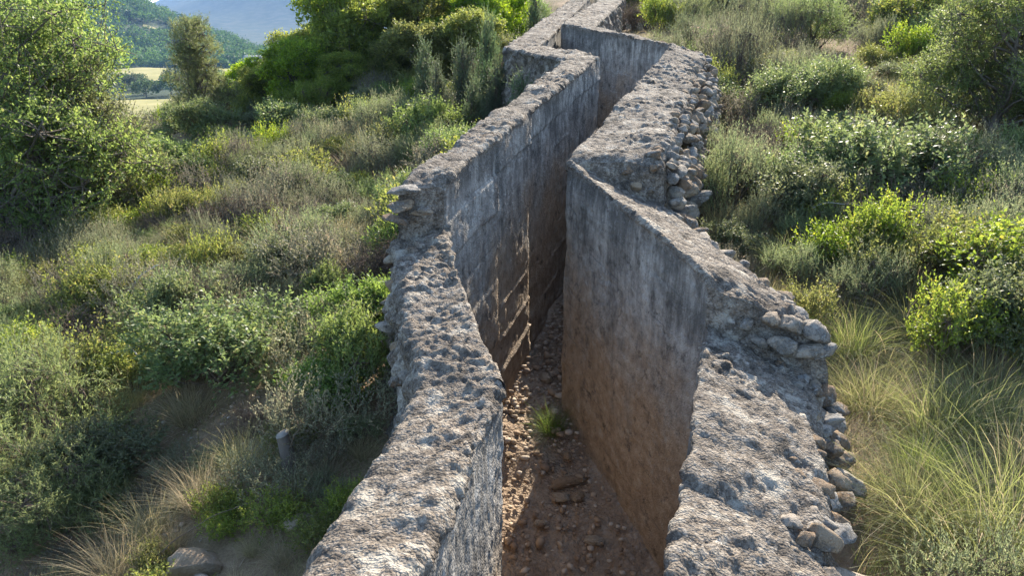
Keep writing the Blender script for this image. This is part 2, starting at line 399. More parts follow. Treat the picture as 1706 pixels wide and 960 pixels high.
# ------------------------------------------------------------------ the two walls of the channel
def section(o, i, zo_b, zo_t, zi_t, zi_b, res, ro, ri, counts=None, batter=0.0):
    o = np.array(o, float); i = np.array(i, float); T = np.linalg.norm(i - o)
    pts = [(-batter / T, zo_b), (0, zo_t - ro)]
    pts += [(ro / T * (1 - math.cos(a)), zo_t - ro + ro * math.sin(a)) for a in np.linspace(0, math.pi / 2, 7)[1:]]
    pts += [(1 - ri / T * (1 - math.sin(a)), zi_t - ri + ri * math.cos(a)) for a in np.linspace(0, math.pi / 2, 5)]
    pts += [(1, zi_b)]
    pts = np.array(pts)
    kind = ['o'] + ['t'] * 6 + ['t'] + ['t'] * 4 + ['i']
    if counts is None:
        counts = [max(1, int(round(math.hypot((b[0] - a[0]) * T, b[1] - a[1]) / res))) for a, b in zip(pts[:-1], pts[1:])]
    w, z, inn, out = [pts[0][0]], [pts[0][1]], [0.0], [1.0]
    for k, (a, b) in enumerate(zip(pts[:-1], pts[1:])):
        for s in range(1, counts[k] + 1):
            t = s / counts[k]
            w.append(a[0] + (b[0] - a[0]) * t); z.append(a[1] + (b[1] - a[1]) * t)
            inn.append(1.0 if kind[k] == 'i' else 0.0); out.append(1.0 if kind[k] == 'o' else 0.0)
    w = np.array(w)[:, None]
    xy = o[None] * (1 - w) + i[None] * w
    return np.column_stack([xy, z]), np.array(inn), np.array(out), counts

def wall_segment(parent, A, B, res, cap=False, ro=0.10, ri=0.025, top_amp=1.0, boards=0.0, seed=0, batter=0.12, joint=None, worn=0.05, slope=0.28, wear=0.10):
    """A, B: dicts with o, i (plan points), zo, zi (top heights)."""
    def ends(E, counts=None):
        yo = E['o'][1]
        zob = ground(E['o'][0], E['o'][1]) - 0.45
        zib = floor_z(E['i'][1]) - 0.25
        return section(E['o'], E['i'], min(zob, E['zo'] - 0.3), E['zo'], E['zi'], zib, res, ro, ri, counts, batter)
    SA, inn, out, cnt = ends(A); SB, _, _, _ = ends(B, cnt)
    n = max(2, int(np.linalg.norm(np.array(B['i']) - np.array(A['i'])) / res))
    u = np.linspace(0, 1, n)[:, None, None]
    G = SA[None] * (1 - u) + SB[None] * u
    capn = 0
    vo = np.array(A['i']) - np.array(A['o']); wA = ((SA[:, :2] - np.array(A['o'])[None]) @ vo) / (vo @ vo)
    if cap:
        mid = 0.5 * (np.array(A['o']) + np.array(A['i'])); capn = max(6, int(0.5 * np.linalg.norm(np.array(A['o']) - np.array(A['i'])) / res))
        rings = []
        for k in range(capn, 0, -1):
            t = k / capn; ring = SA.copy(); ring[:, :2] = SA[:, :2] * (1 - t) + mid[None] * t
            zs = np.where(wA < 0.5, A['zo'], A['zi']); zm = 0.5 * (A['zo'] + A['zi'])
            zz = SA[:, 2] + (zm - zs) * np.clip((SA[:, 2] - zs + 1.0), 0, 1)
            zz = np.where((inn + out) < 0.5, zm, zz)
            ring[:, 2] = SA[:, 2] * (1 - t) + zz * t; rings.append(ring)
        G = np.concatenate([np.array(rings), G], 0)
    nu, nv = G.shape[:2]
    inner = np.repeat(inn[None], nu, 0); outer = np.repeat(out[None], nu, 0)
    ztop = np.maximum(G[:, :, 2].max(1), -99)[:, None]
    if cap: inner[:capn] = 0.0; outer[:capn] = 0.5
    du = np.gradient(G, axis=0); dv = np.gradient(G, axis=1)
    N = np.cross(du, dv)
    ln = np.linalg.norm(N, axis=2, keepdims=True); N = N / np.maximum(ln, 1e-9)
    k = nu // 2 + capn // 2; j = int(np.argmax(G[k, :, 2]))
    flip = N[k, j, 2] < 0
    if flip: N = -N
    if cap:   # the end face looks back down the channel
        back = np.array([*(np.array(A['i']) - np.array(B['i'])), 0.0]); back /= np.linalg.norm(back)
        N[:capn] = back
    for _ in range(3):   # soften normals over the edges
        M = N.copy(); M[1:-1, 1:-1] = N[1:-1, 1:-1] * 2 + N[:-2, 1:-1] + N[2:, 1:-1] + N[1:-1, :-2] + N[1:-1, 2:]
        N = M / np.maximum(np.linalg.norm(M, axis=2, keepdims=True), 1e-9)
    P = G.reshape(-1, 3)
    inf, ouf = inner.ravel(), outer.ravel()
    topf = 1 - np.maximum(inf, ouf)
    d1, v1 = cells(P * 24, seed + 1); d0, v0 = cells(P * 7.0 + 0.4 * vnoise(P * 5, 77)[:, None], seed + 2)
    lump = fbm(P * 3.1, 3, 40); mid_ = fbm(P * 12, 3, 50); fin = fbm(P * 45, 2, 60)
    d2, v2 = cells(P * 12.5 + 0.25 * vnoise(P * 9, 78)[:, None], seed + 7)
    patch = sstep(-0.25, 0.35, fbm(P * 1.9, 3, 44))                 # gravelly patches between worn flat ones
    peb1 = sstep(0.52, 0.30, d1) * (v1 > 0.45) * (0.35 + 0.65 * patch); peb2 = sstep(0.50, 0.26, d2) * (v2 > 0.62) * patch
    pf = fbm(P * 2.4, 3, 45) * 2.2; plate = (np.floor(pf) + sstep(0.35, 0.65, pf - np.floor(pf))) / 2.2      # plates worn to different levels
    pit = sstep(0.42, 0.15, d2) * (v2 < 0.14)
    crack = np.exp(-np.abs(fbm(P * 1.7, 3, 47)) * 55)
    disp_top = top_amp * (0.014 * lump + 0.020 * plate + (0.008 + 0.005 * patch) * mid_ + (0.005 + 0.003 * patch) * fin + 0.008 * peb1 + 0.016 * peb2 - 0.006 * pit - 0.010 * crack - 0.008 * np.clip(mid_ - 0.5, 0, 1))
    pebble = np.clip(np.maximum(peb1, peb2), 0, 1); ptone = np.where(peb2 > peb1, (v2 - 0.62) / 0.38, (v1 - 0.45) / 0.55)
    disp_out = 0.045 * lump + 0.014 * mid_ + 0.11 * (np.clip(0.62 - d0, 0, 1) * (0.6 + 0.7 * v0)) - 0.03
    h = (ztop - G[:, :, 2]).ravel()
    bd = np.floor(h / 0.27 + 0.1 * vnoise(P * 0.7, 5)); jog = _hash(bd.astype(np.int64), (P[:, 1] // 1.9).astype(np.int64), 0 * bd.astype(np.int64), seed) - 0.5
    ledge = np.exp(-((h / 0.27) % 1.0) * 14) * (vnoise(P * 1.3, 8) > 0.05)
    disp_in = 0.010 * lump + 0.004 * mid_ + 0.0015 * fin + boards * (0.018 * jog + 0.016 * ledge) - 0.016 * np.clip(mid_ - 0.45, 0, 1) - 0.008 * crack + 0.003 * peb1
    e = np.exp(-h / 0.07)
    disp_in = disp_in * (1 - 0.5 * e) + 0.5 * e * disp_top - 0.010 * e * (1 + mid_)
    disp = topf * disp_top + ouf * disp_out + inf * disp_in
    if joint is not None:      # a later pour of concrete, set back a little behind a vertical joint
        uu = np.repeat(np.linspace(0, 1, n)[:, None], nv, 1)
        if cap: uu = np.vstack([np.zeros((capn, nv)), uu])
        disp = disp - inf * 0.040 * (uu.ravel() + 0.004 * mid_ > joint) * (1 - sstep(0.75, 0.98, uu.ravel()))
    if cap:
        cm = np.zeros((nu, nv)); cm[:capn] = 1; cm = cm.ravel()
        disp = np.where(cm > 0, np.abs(0.03 * lump) + 0.012 * mid_ + 0.09 * np.clip(0.62 - d0, 0, 1) * v0 + slope * np.clip(h, 0, 0.4) * sstep(1.0, 0.5, h), disp)
        lat = np.linalg.norm(P[:, :2] - np.array(A['i'])[None], axis=1)
        lat_o = np.linalg.norm(P[:, :2] - np.array(A['o'])[None], axis=1)
        disp = np.where(cm > 0, disp * sstep(0.0, 0.16, lat) * (0.35 + 0.65 * sstep(0.0, 0.16, lat_o)), disp)
    V = P + N.reshape(-1, 3) * disp[:, None]
    if cap:      # the broken end is worn down towards its edge
        d_end = np.repeat(np.concatenate([np.zeros(capn), np.linspace(0, 1, n) * np.linalg.norm(np.array(B['i']) - np.array(A['i']))])[:, None], nv, 1).ravel()
        V[:, 2] -= worn * np.exp(-d_end / wear) * (1 + 0.8 * vnoise(P * 6, 91)) * sstep(0.6, 0.0, h)
    i = np.arange(nu - 1)[:, None] * nv; j = np.arange(nv - 1)[None, :]
    q = np.stack([i + j, i + nv + j, i + nv + j + 1, i + j + 1], -1).reshape(-1, 4)
    if flip: q = q[:, ::-1]
    sm = inner.copy()
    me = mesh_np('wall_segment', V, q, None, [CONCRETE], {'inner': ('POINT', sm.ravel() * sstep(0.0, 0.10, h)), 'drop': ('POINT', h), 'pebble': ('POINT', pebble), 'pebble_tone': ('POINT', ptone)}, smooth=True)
    return link('wall_segment', me, parent)

def unit3(v): return v / np.maximum(np.linalg.norm(v, axis=-1, keepdims=True), 1e-9)
def lump_mesh(name, seed, mat, squash=(1, 1, 0.75), rough=0.28, sub=3):
    import bmesh
    bm = bmesh.new(); bmesh.ops.create_icosphere(bm, subdivisions=sub, radius=1.0)
    P = np.array([v.co for v in bm.verts])
    f = 1 + rough * fbm(P * 0.9 + seed * 7.1, 2, seed) + 0.10 * fbm(P * 3.0 + seed, 3, seed + 3)
    rng = np.random.default_rng(seed)
    Q = P * f[:, None]
    for k in range(8):       # flat breaks, as on split stone
        nrm = rng.normal(size=3); nrm /= np.linalg.norm(nrm); lim = rng.uniform(0.58, 0.90)
        dd = Q @ nrm; Q = Q - np.clip(dd - lim, 0, None)[:, None] * nrm[None]
    Q = Q + 0.11 * unit3(Q) * fbm(P * 3.2 + seed, 4, seed + 8)[:, None]
    Q = Q * np.array(squash)
    for v, c in zip(bm.verts, Q): v.co = c
    me = bpy.data.meshes.new(name); bm.to_mesh(me); bm.free()
    me.materials.append(mat); me.polygons.foreach_set('use_smooth', np.ones(len(me.polygons), bool)); return me

STONES = [lump_mesh('stone', 100 + k, STONE, (1, 0.85, 0.7)) for k in range(8)]
rs = random.Random(5)
def add_stone(parent, x, y, z, r):
    o = link('stone', rs.choice(STONES), parent, (x, y, z))
    o.scale = (r * rs.uniform(0.9, 1.3), r * rs.uniform(0.8, 1.1), r * rs.uniform(0.75, 1.05))
    o.rotation_euler = (rs.uniform(-0.5, 0.5), rs.uniform(-0.5, 0.5), rs.uniform(0, 6.28)); return o

left_wall = tag(link('masonry_wall', None), 'low rough concrete wall along the left side of the zigzag channel', 'wall')
right_wall = tag(link('masonry_wall', None), 'broad rubble-edged concrete wall along the right side of the zigzag channel', 'wall')
def P_(o, i, zo, zi): return dict(o=o, i=i, zo=zo, zi=zi)
wall_segment(left_wall, P_(L_OUT[0], L_IN[0], -1.44, -1.40), P_(L_OUT[1], L_IN[1], -1.45, -1.39), 0.012, ro=0.09, ri=0.05, top_amp=1.25, seed=1)
wall_segment(left_wall, P_(L_OUT[1], L_IN[1], -1.45, -1.39), P_(L_OUT[2], L_IN[2], -1.25, -1.22), 0.012, ro=0.09, ri=0.03, top_amp=1.1, seed=1)
wall_segment(left_wall, P_((-0.71, 4.67), L_IN[2], -0.90, -0.88), P_(L_OUT[3], L_IN[3], -0.32, -0.30), 0.018, cap=True, ro=0.05, ri=0.03, boards=1.3, seed=1, joint=0.40, batter=0.04, slope=0.08)
wall_segment(left_wall, P_(L_OUT[3], L_IN[3], -0.32, -0.30), P_(L_OUT[4], L_IN[4], -0.26, -0.24), 0.025, ro=0.05, seed=1)
wall_segment(left_wall, P_(L_OUT[4], L_IN[4], -0.26, -0.24), P_(L_OUT[5], L_IN[5], 0.70, 0.72), 0.035, ro=0.06, seed=1)
STEP_I, STEP_O = (0.64, 2.54), (1.17, 2.32)
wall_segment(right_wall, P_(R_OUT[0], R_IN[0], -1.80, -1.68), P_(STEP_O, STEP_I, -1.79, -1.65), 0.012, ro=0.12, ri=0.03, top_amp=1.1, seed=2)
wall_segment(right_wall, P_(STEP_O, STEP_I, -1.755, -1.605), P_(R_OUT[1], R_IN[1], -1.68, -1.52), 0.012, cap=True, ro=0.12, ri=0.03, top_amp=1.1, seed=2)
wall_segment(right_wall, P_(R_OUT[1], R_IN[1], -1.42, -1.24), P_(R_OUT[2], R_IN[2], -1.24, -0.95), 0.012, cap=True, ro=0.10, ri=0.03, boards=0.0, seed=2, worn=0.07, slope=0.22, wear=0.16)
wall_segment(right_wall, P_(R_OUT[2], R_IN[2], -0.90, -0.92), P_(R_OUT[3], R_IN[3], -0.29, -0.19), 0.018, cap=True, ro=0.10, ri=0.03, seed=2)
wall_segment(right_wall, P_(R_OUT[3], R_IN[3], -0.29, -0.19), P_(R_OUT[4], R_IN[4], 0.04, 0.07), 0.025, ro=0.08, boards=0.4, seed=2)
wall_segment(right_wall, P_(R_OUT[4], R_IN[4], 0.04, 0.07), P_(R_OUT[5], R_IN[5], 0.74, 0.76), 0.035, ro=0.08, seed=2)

# rubble stones set in the flanks of the walls
def flank(parent, a, b, za, zb, side, n, r0, r1, down, inset=0.02, reach=0.08):
    for k in range(n):
        t = (k + rs.random()) / n; q = rs.random()
        x = a[0] + (b[0] - a[0]) * t; y = a[1] + (b[1] - a[1]) * t; z = za + (zb - za) * t
        nx, ny = (b[1] - a[1]), -(b[0] - a[0]); l = math.hypot(nx, ny); nx, ny = nx / l * side, ny / l * side
        off = -inset + reach * q ** 0.8 + rs.uniform(-0.02, 0.02)
        add_stone(parent, x + nx * off, y + ny * off, z - 0.05 - down * q, r0 + (r1 - r0) * rs.random() ** 1.7)
def cobble_rows(parent, a, b, za, zb, rows, step, side=1):
    """courses of cobbles bedded half-deep in the outer edge: rows of (offset outwards, drop, smallest, largest radius)"""
    L = math.hypot(b[0] - a[0], b[1] - a[1]); nx, ny = (b[1] - a[1]) / L * side, -(b[0] - a[0]) / L * side
    for off, dz, r0, r1 in rows:
        d = rs.uniform(0, step)
        while d < L:
            t = d / L; r = rs.uniform(r0, r1); o_ = off + rs.uniform(-0.025, 0.025)
            if rs.random() > 0.10:
                add_stone(parent, a[0] + (b[0] - a[0]) * t + nx * o_, a[1] + (b[1] - a[1]) * t + ny * o_, za + (zb - za) * t - dz + rs.uniform(-0.02, 0.02), r)
            d += r * 1.75 + rs.uniform(0, 0.04)
cobble_rows(right_wall, (0.80, 1.0), STEP_O, -1.81, -1.79, [(-0.19, 0.01, 0.03, 0.05), (-0.12, 0.025, 0.04, 0.065), (-0.05, 0.06, 0.045, 0.075), (0.02, 0.13, 0.05, 0.085), (0.08, 0.23, 0.07, 0.10)], 0.1)
cobble_rows(right_wall, STEP_O, R_OUT[1], -1.755, -1.68, [(-0.18, 0.015, 0.03, 0.05), (-0.11, 0.025, 0.04, 0.065), (-0.05, 0.06, 0.045, 0.075), (0.02, 0.13, 0.05, 0.085), (0.08, 0.23, 0.07, 0.10)], 0.1)
cobble_rows(right_wall, R_OUT[1], R_OUT[2], -1.42, -1.24, [(-0.02, 0.05, 0.05, 0.08), (0.07, 0.18, 0.06, 0.10)], 0.1)
cobble_rows(right_wall, R_OUT[2], R_OUT[3], -0.90, -0.29, [(-0.08, 0.025, 0.035, 0.06), (0.01, 0.08, 0.04, 0.08), (0.07, 0.20, 0.06, 0.10), (0.10, 0.34, 0.07, 0.11), (0.13, 0.50, 0.07, 0.11), (0.16, 0.66, 0.07, 0.12)], 0.12)
for x, y, z, r in ((1.34, 3.76, -1.44, 0.065), (1.45, 3.73, -1.46, 0.08), (1.56, 3.70, -1.48, 0.085), (1.41, 3.69, -1.55, 0.07), (1.52, 3.65, -1.57, 0.075), (1.61, 3.66, -1.57, 0.075), (1.24, 3.80, -1.48, 0.05), (1.30, 3.74, -1.56, 0.045)):
    add_stone(right_wall, x, y, z, r)
cobble_rows(right_wall, (0.86, 5.76), R_OUT[2], -1.0, -1.02, [(0.0, 0.0, 0.05, 0.08), (0.05, 0.12, 0.05, 0.08)], 0.1)
for x, y, z, sx, rz in ((-0.65, 4.62, -0.925, 0.12, 0.4), (-0.66, 4.60, -1.02, 0.11, 1.0), (-0.70, 4.60, -1.11, 0.12, 2.2), (-0.55, 4.63, -1.06, 0.09, 0.2)):
    o = add_stone(left_wall, x, y, z, 0.1); o.scale = (sx, sx * 0.7, 0.04); o.rotation_euler = (0.1, -0.08, rz)
flank(left_wall, (-0.75, 0.9), L_OUT[1], -1.47, -1.47, -1, 14, 0.05, 0.09, 0.12, 0.07, 0.05)
flank(left_wall, L_OUT[1], L_OUT[2], -1.47, -1.27, -1, 7, 0.06, 0.09, 0.3, 0.05, 0.08)

# ------------------------------------------------------------------ plants
def unit(v): return v / np.maximum(np.linalg.norm(v, axis=-1, keepdims=True), 1e-9)

def leaf_quads(pos, d, L, W, rng, flat=0.8):
    n = len(pos)
    up = unit(np.array([[0, 0, 1.0]]) + rng.normal(size=(n, 3)) * flat)
    side = unit(np.cross(d, up)); nrm = np.cross(side, d)
    L = L[:, None]; W = W[:, None]
    V = np.empty((n, 4, 3))
    V[:, 0] = pos; V[:, 1] = pos + d * L * 0.45 + side * W * 0.5 + nrm * W * 0.12
    V[:, 2] = pos + d * L; V[:, 3] = pos + d * L * 0.45 - side * W * 0.5 + nrm * W * 0.12
    return V.reshape(-1, 3), np.arange(n * 4).reshape(n, 4)

def tubes(paths, r0, r1, sides=4):
    """paths: (n,k,3) polylines; tapered tubes"""
    paths = np.asarray(paths, float); n, k = paths.shape[:2]
    r0 = np.broadcast_to(np.asarray(r0, float), (n,)); r1 = np.broadcast_to(np.asarray(r1, float), (n,))
    d = unit(paths[:, -1] - paths[:, 0]); ref = np.where(np.abs(d[:, 2:3]) > 0.9, np.array([[1.0, 0, 0]]), np.array([[0, 0, 1.0]]))
    a = unit(np.cross(d, ref)); b = np.cross(d, a)
    t = np.linspace(0, 1, k); rad = r0[:, None] * (1 - t) + r1[:, None] * t
    th = np.arange(sides) / sides * 2 * np.pi
    V = paths[:, :, None, :] + rad[:, :, None, None] * (np.cos(th)[None, None, :, None] * a[:, None, None, :] + np.sin(th)[None, None, :, None] * b[:, None, None, :])
    base = (np.arange(n) * k * sides)[:, None, None]; i = np.arange(k - 1)[None, :, None] * sides; s = np.arange(sides)[None, None, :]; s2 = (s + 1) % sides
    q = np.stack([base + i + s, base + i + s2, base + i + sides + s2, base + i + sides + s], -1).reshape(-1, 4)
    return V.reshape(-1, 3), q

def merge(parts):
    Vs, Qs, o = [], [], 0
    for V, q in parts:
        Vs.append(V); Qs.append(q + o); o += len(V)
    return np.vstack(Vs), np.vstack(Qs)

def wavy(a, b, k, rng, amp):
    """(n,3)->(n,3) as polylines with a bow and a little wander"""
    t = np.linspace(0, 1, k)[None, :, None]
    p = a[:, None] * (1 - t) + b[:, None] * t
    w = rng.normal(size=(len(a), 1, 3)) * amp * np.sin(t * np.pi) + rng.normal(size=(len(a), k, 3)) * amp * 0.25 * (t > 0) * (t < 1)
    return p + w

def lobes_for(kind, rng, H, Wd, n):
    """crown made of uneven lobes: centres and radii, total height H, half-width Wd"""
    out = []
    for k in range(n):
        if kind == 'tree':
            f = rng.uniform(0.14, 0.90); rr = Wd * math.sqrt(rng.random()) * 0.80 * (1.1 - 0.9 * max(0, f - 0.45)); a = rng.uniform(0, 6.283)
            s = rng.uniform(0.24, 0.40) * Wd
            out.append(((rr * math.cos(a), rr * math.sin(a), f * H), (s, s, s * rng.uniform(0.65, 0.95))))
        elif kind == 'bush':
            f = rng.uniform(0.25, 0.72); rr = Wd * math.sqrt(rng.random()) * 0.72; a = rng.uniform(0, 6.283)
            s = rng.uniform(0.30, 0.48) * Wd
            out.append(((rr * math.cos(a), rr * math.sin(a), f * H * (1 - 0.35 * (rr / Wd) ** 2)), (s, s, s * 0.8)))
        elif kind == 'cone':
            f = k / max(1, n - 1); rr = Wd * (1 - f) * 0.55 * rng.random(); a = rng.uniform(0, 6.283)
            s = Wd * (0.62 - 0.42 * f) * rng.uniform(0.8, 1.15)
            out.append(((rr * math.cos(a), rr * math.sin(a), H * (0.12 + 0.74 * f)), (s, s, s * 1.3)))
        elif kind == 'pine':
            f = 0.22 + 0.72 * k / max(1, n - 1); sp = Wd * (0.95 - 0.45 * f) * rng.uniform(0.35, 0.95); a = k * 2.4 + rng.uniform(-0.5, 0.5)
            s = Wd * rng.uniform(0.26, 0.42)
            out.append(((sp * math.cos(a), sp * math.sin(a), H * f), (s, s, s * 0.6)))
        else:   # cushion
            rr = Wd * math.sqrt(rng.random()) * 0.6; a = rng.uniform(0, 6.283); s = Wd * rng.uniform(0.35, 0.55)
            out.append(((rr * math.cos(a), rr * math.sin(a), H * rng.uniform(0.30, 0.5)), (s, s, H * rng.uniform(0.35, 0.5))))
    return out

SPEC = {  # crown, height, half-width, lobes, shoots, shoot length, leaves per shoot, leaf L, W, out/up/random, spread of leaves, trunk
    'oak':       ('tree', 3.4, 1.40, 46, 4300, 0.34, 14, 0.050, 0.027, (0.8, 0.35, 0.6), 0.9, 'trunk'),
    'pine':      ('pine', 2.4, 0.85, 24, 1500, 0.20, 26, 0.070, 0.009, (0.7, 0.5, 0.5), 0.7, 'trunk'),
    'leafy':     ('tree', 2.2, 1.05, 34, 3000, 0.24, 12, 0.066, 0.042, (0.8, 0.5, 0.6), 1.0, 'trunk'),
    'juniper':   ('cone', 1.0, 0.36, 12, 620, 0.17, 26, 0.026, 0.007, (0.45, 0.95, 0.35), 0.6, 'stems'),
    'mastic':    ('bush', 0.9, 0.55, 17, 900, 0.18, 13, 0.042, 0.019, (0.8, 0.55, 0.5), 0.9, 'stems'),
    'rosemary':  ('bush', 0.7, 0.42, 14, 620, 0.20, 24, 0.024, 0.006, (0.5, 0.9, 0.35), 0.55, 'stems'),
    'box':       ('bush', 0.6, 0.38, 12, 480, 0.17, 14, 0.034, 0.016, (0.6, 0.8, 0.45), 0.8, 'stems'),
    'feather':   ('bush', 0.7, 0.45, 14, 820, 0.19, 26, 0.026, 0.005, (0.7, 0.65, 0.5), 0.6, 'stems'),
    'leafshrub': ('bush', 0.7, 0.40, 13, 560, 0.20, 14, 0.042, 0.016, (0.5, 0.9, 0.5), 0.8, 'stems'),
    'broom':     ('bush', 1.2, 0.50, 14, 800, 0.42, 18, 0.034, 0.006, (0.3, 1.2, 0.22), 0.25, 'stems'),
    'dead':      ('bush', 0.7, 0.48, 12, 420, 0.22, 7, 0.020, 0.008, (0.7, 0.5, 0.7), 0.9, 'stems'),
    'thyme':     ('cushion', 0.32, 0.30, 9, 420, 0.12, 16, 0.017, 0.006, (0.6, 0.8, 0.5), 0.6, 'none'),
    'herb':      ('cushion', 0.30, 0.28, 8, 320, 0.13, 14, 0.024, 0.010, (0.55, 0.8, 0.5), 0.75, 'none'),
}

def make_plant(kind, seed, big=1.0):
    """returns foliage mesh, wood mesh (or None); nominal height SPEC[kind][1]"""
    crown, H, Wd, nl, ns, sl, lp, LL, LW, (ko, ku, kr), spread, wood = SPEC[kind]
    rng = np.random.default_rng(seed)
    lob = lobes_for(crown, rng, H, Wd, nl)
    C = np.array([l[0] for l in lob]); Rr = np.array([l[1] for l in lob])
    wts = Rr[:, 0] * Rr[:, 1]; wts = wts / wts.sum()
    li = rng.choice(len(lob), ns, p=wts)
    dirs = unit(rng.normal(size=(ns, 3)) + np.array([[0, 0, 0.25]]))
    rad = rng.uniform(0.45, 1.0, (ns, 1)) ** 0.6
    S = C[li] + dirs * Rr[li] * rad
    S = S + 0.12 * Wd * np.stack([vnoise(S * 3 / Wd, seed), vnoise(S * 3 / Wd, seed + 1), vnoise(S * 3 / Wd, seed + 2)], 1)
    S[:, 2] = np.maximum(S[:, 2], 0.02 * H)
    sd_ = unit(dirs * ko + np.array([[0, 0, ku]]) + rng.normal(size=(ns, 3)) * kr)
    ln = sl * rng.uniform(0.55, 1.35, ns)
    S = S - sd_ * ln[:, None] * 0.5
    S[:, 2] = np.maximum(S[:, 2], 0.01)
    bend = rng.normal(size=(ns, 3)) * 0.25 + np.array([[0, 0, 0.15]])
    t = (np.arange(lp)[None] + rng.random((ns, lp))) / lp
    pos = S[:, None] + sd_[:, None] * (ln[:, None] * t)[..., None] + bend[:, None] * (ln[:, None] * t * t * 0.5)[..., None]
    tang = unit(sd_[:, None] + bend[:, None] * t[..., None])
    rad_d = unit(rng.normal(size=(ns, lp, 3)))
    ld = unit(tang * (1.15 - spread * 0.6) + rad_d * spread)
    n = ns * lp
    sz = rng.uniform(0.65, 1.25, n) * (1.0 - 0.35 * t.reshape(-1) ** 2)
    V, q = leaf_quads(pos.reshape(-1, 3), ld.reshape(-1, 3), LL * sz, LW * sz, rng)
    tone = np.repeat(rng.random(ns) * 0.5 + 0.15, lp) + rng.random(n) * 0.35 + 0.15 * (np.repeat(wts[li] * 0 + rng.random(len(lob))[li], lp) - 0.5)
    tone = np.where(rng.random(n) < 0.025, 1.0, np.clip(tone, 0, 0.93))
    mats = [LEAF[kind if kind in LEAF else {'herb': 'box'}.get(kind, 'thyme')], TWIG]
    # fine twigs carry every third shoot
    parts = []
    sel = np.arange(0, ns, 2 if kind in ('dead',) else 4)
    tp = np.stack([S[sel], S[sel] + sd_[sel] * (ln[sel] * 0.5)[:, None] + bend[sel] * (ln[sel] * 0.125)[:, None], S[sel] + sd_[sel] * ln[sel][:, None] + bend[sel] * (ln[sel] * 0.5)[:, None]], 1)
    tw = max(0.0016, 0.0022 * H)
    if kind == 'dead': tw = 0.0035
    parts.append(tubes(tp, tw, tw * 0.5, 3))
    if wood != 'none':
        # limbs from the base (or trunk) to the lobes, branchlets from lobes to shoots
        if wood == 'trunk':
            top = H * (0.80 if crown == 'tree' else 0.95)
            trunkp = wavy(np.array([[0, 0, -0.25]]), np.array([[rng.normal() * 0.05 * H, rng.normal() * 0.05 * H, top]]), 8, rng, 0.02 * H)
            tr = tubes(trunkp, H * 0.030, H * 0.006, 9)
            tz = trunkp[0, :, 2]
            zs = np.clip(C[:, 2] - rng.uniform(0.12, 0.35, len(C)) * H, 0.08 * H, top)
            st = np.stack([np.interp(zs, tz, trunkp[0, :, 0]), np.interp(zs, tz, trunkp[0, :, 1]), zs], 1)
            parts += [tr, tubes(wavy(st, C, 6, rng, 0.03 * H), H * 0.010, H * 0.003, 6)]
        else:
            st = np.stack([rng.normal(size=len(C)) * 0.06 * Wd, rng.normal(size=len(C)) * 0.06 * Wd, np.full(len(C), -0.05)], 1)
            parts.append(tubes(wavy(st, C, 6, rng, 0.04 * H), 0.013 * H + 0.002, 0.004 * H, 5))
        sel = rng.choice(ns, min(ns, 260), replace=False)
        parts.append(tubes(wavy(C[li[sel]], S[sel], 4, rng, 0.02 * H), 0.0045 * H, 0.0018 * H, 3))
        fm = mesh_np(kind + '_foliage', V, q, None, [mats[0]], {'tint': ('FACE', tone)})
        WV, Wq = merge(parts)
        wm = mesh_np(kind + '_wood', WV, Wq, None, [BARK if wood == 'trunk' else TWIG], smooth=True)
        return fm, wm
    WV, Wq = merge(parts)
    A, q2 = merge([(V, q), (WV, Wq)])
    fm = mesh_np(kind + '_plant', A, q2, None, mats, {'tint': ('FACE', np.concatenate([tone, np.full(len(Wq), 0.3)]))}, mat_idx=np.concatenate([np.zeros(len(q)), np.ones(len(Wq))]))
    return fm, None

def blades(base, lean, length, width, rng, droop=0.55, segs=3):
    """arched grass blades; base (n,3), lean (n,3) unit start direction"""
    n = len(base)
    side = unit(np.cross(lean, np.array([[0, 0, 1.0]])) + rng.normal(size=(n, 3)) * 0.35)
    t = np.linspace(0, 1, segs + 1)
    hor = lean * np.array([[1, 1, 0]]) + rng.normal(size=(n, 3)) * np.array([[0.12, 0.12, 0]])
    V = []
    for k, tt in enumerate(t):
        c = base + lean * (length * tt)[:, None] + (hor * 0.55 - np.array([[0, 0, 1.0]]) * droop * 0.75) * (length * tt ** 2.2)[:, None] * 0.6
        w = width * (1 - 0.85 * tt)
        V += [c + side * (w * 0.5)[:, None], c - side * (w * 0.5)[:, None]]
    V = np.stack(V, 1)
    k = V.shape[1]; off = (np.arange(n) * k)[:, None]
    q = np.stack([np.stack([off[:, 0] + 2 * s, off[:, 0] + 2 * s + 1, off[:, 0] + 2 * s + 3, off[:, 0] + 2 * s + 2], -1) for s in range(segs)], 1).reshape(-1, 4)
    return V.reshape(-1, 3), q

def make_tussock(kind, seed, n=750, H=0.5, spread=0.16, width=0.0045, droop=0.5, lean=0.55):
    rng = np.random.default_rng(seed)
    a = rng.uniform(0, 6.283, n); r = spread * np.sqrt(rng.random(n))
    base = np.stack([r * np.cos(a), r * np.sin(a), np.full(n, -0.02)], 1)
    ld = unit(np.stack([np.cos(a) * r / spread * lean, np.sin(a) * r / spread * lean, np.ones(n)], 1) + rng.normal(size=(n, 3)) * 0.42)
    L = H * rng.uniform(0.3, 1.25, n)
    V, q = blades(base, ld, L, np.full(n, width) * rng.uniform(0.6, 1.4, n), rng, droop)
    tone = np.repeat(np.clip(rng.random(n) * 0.75 + 0.08 + (rng.random(n) < 0.22) * 0.6, 0, 1), 3)
    return mesh_np(kind + '_blades', V, q, None, [LEAF[kind]], {'tint': ('FACE', tone)})

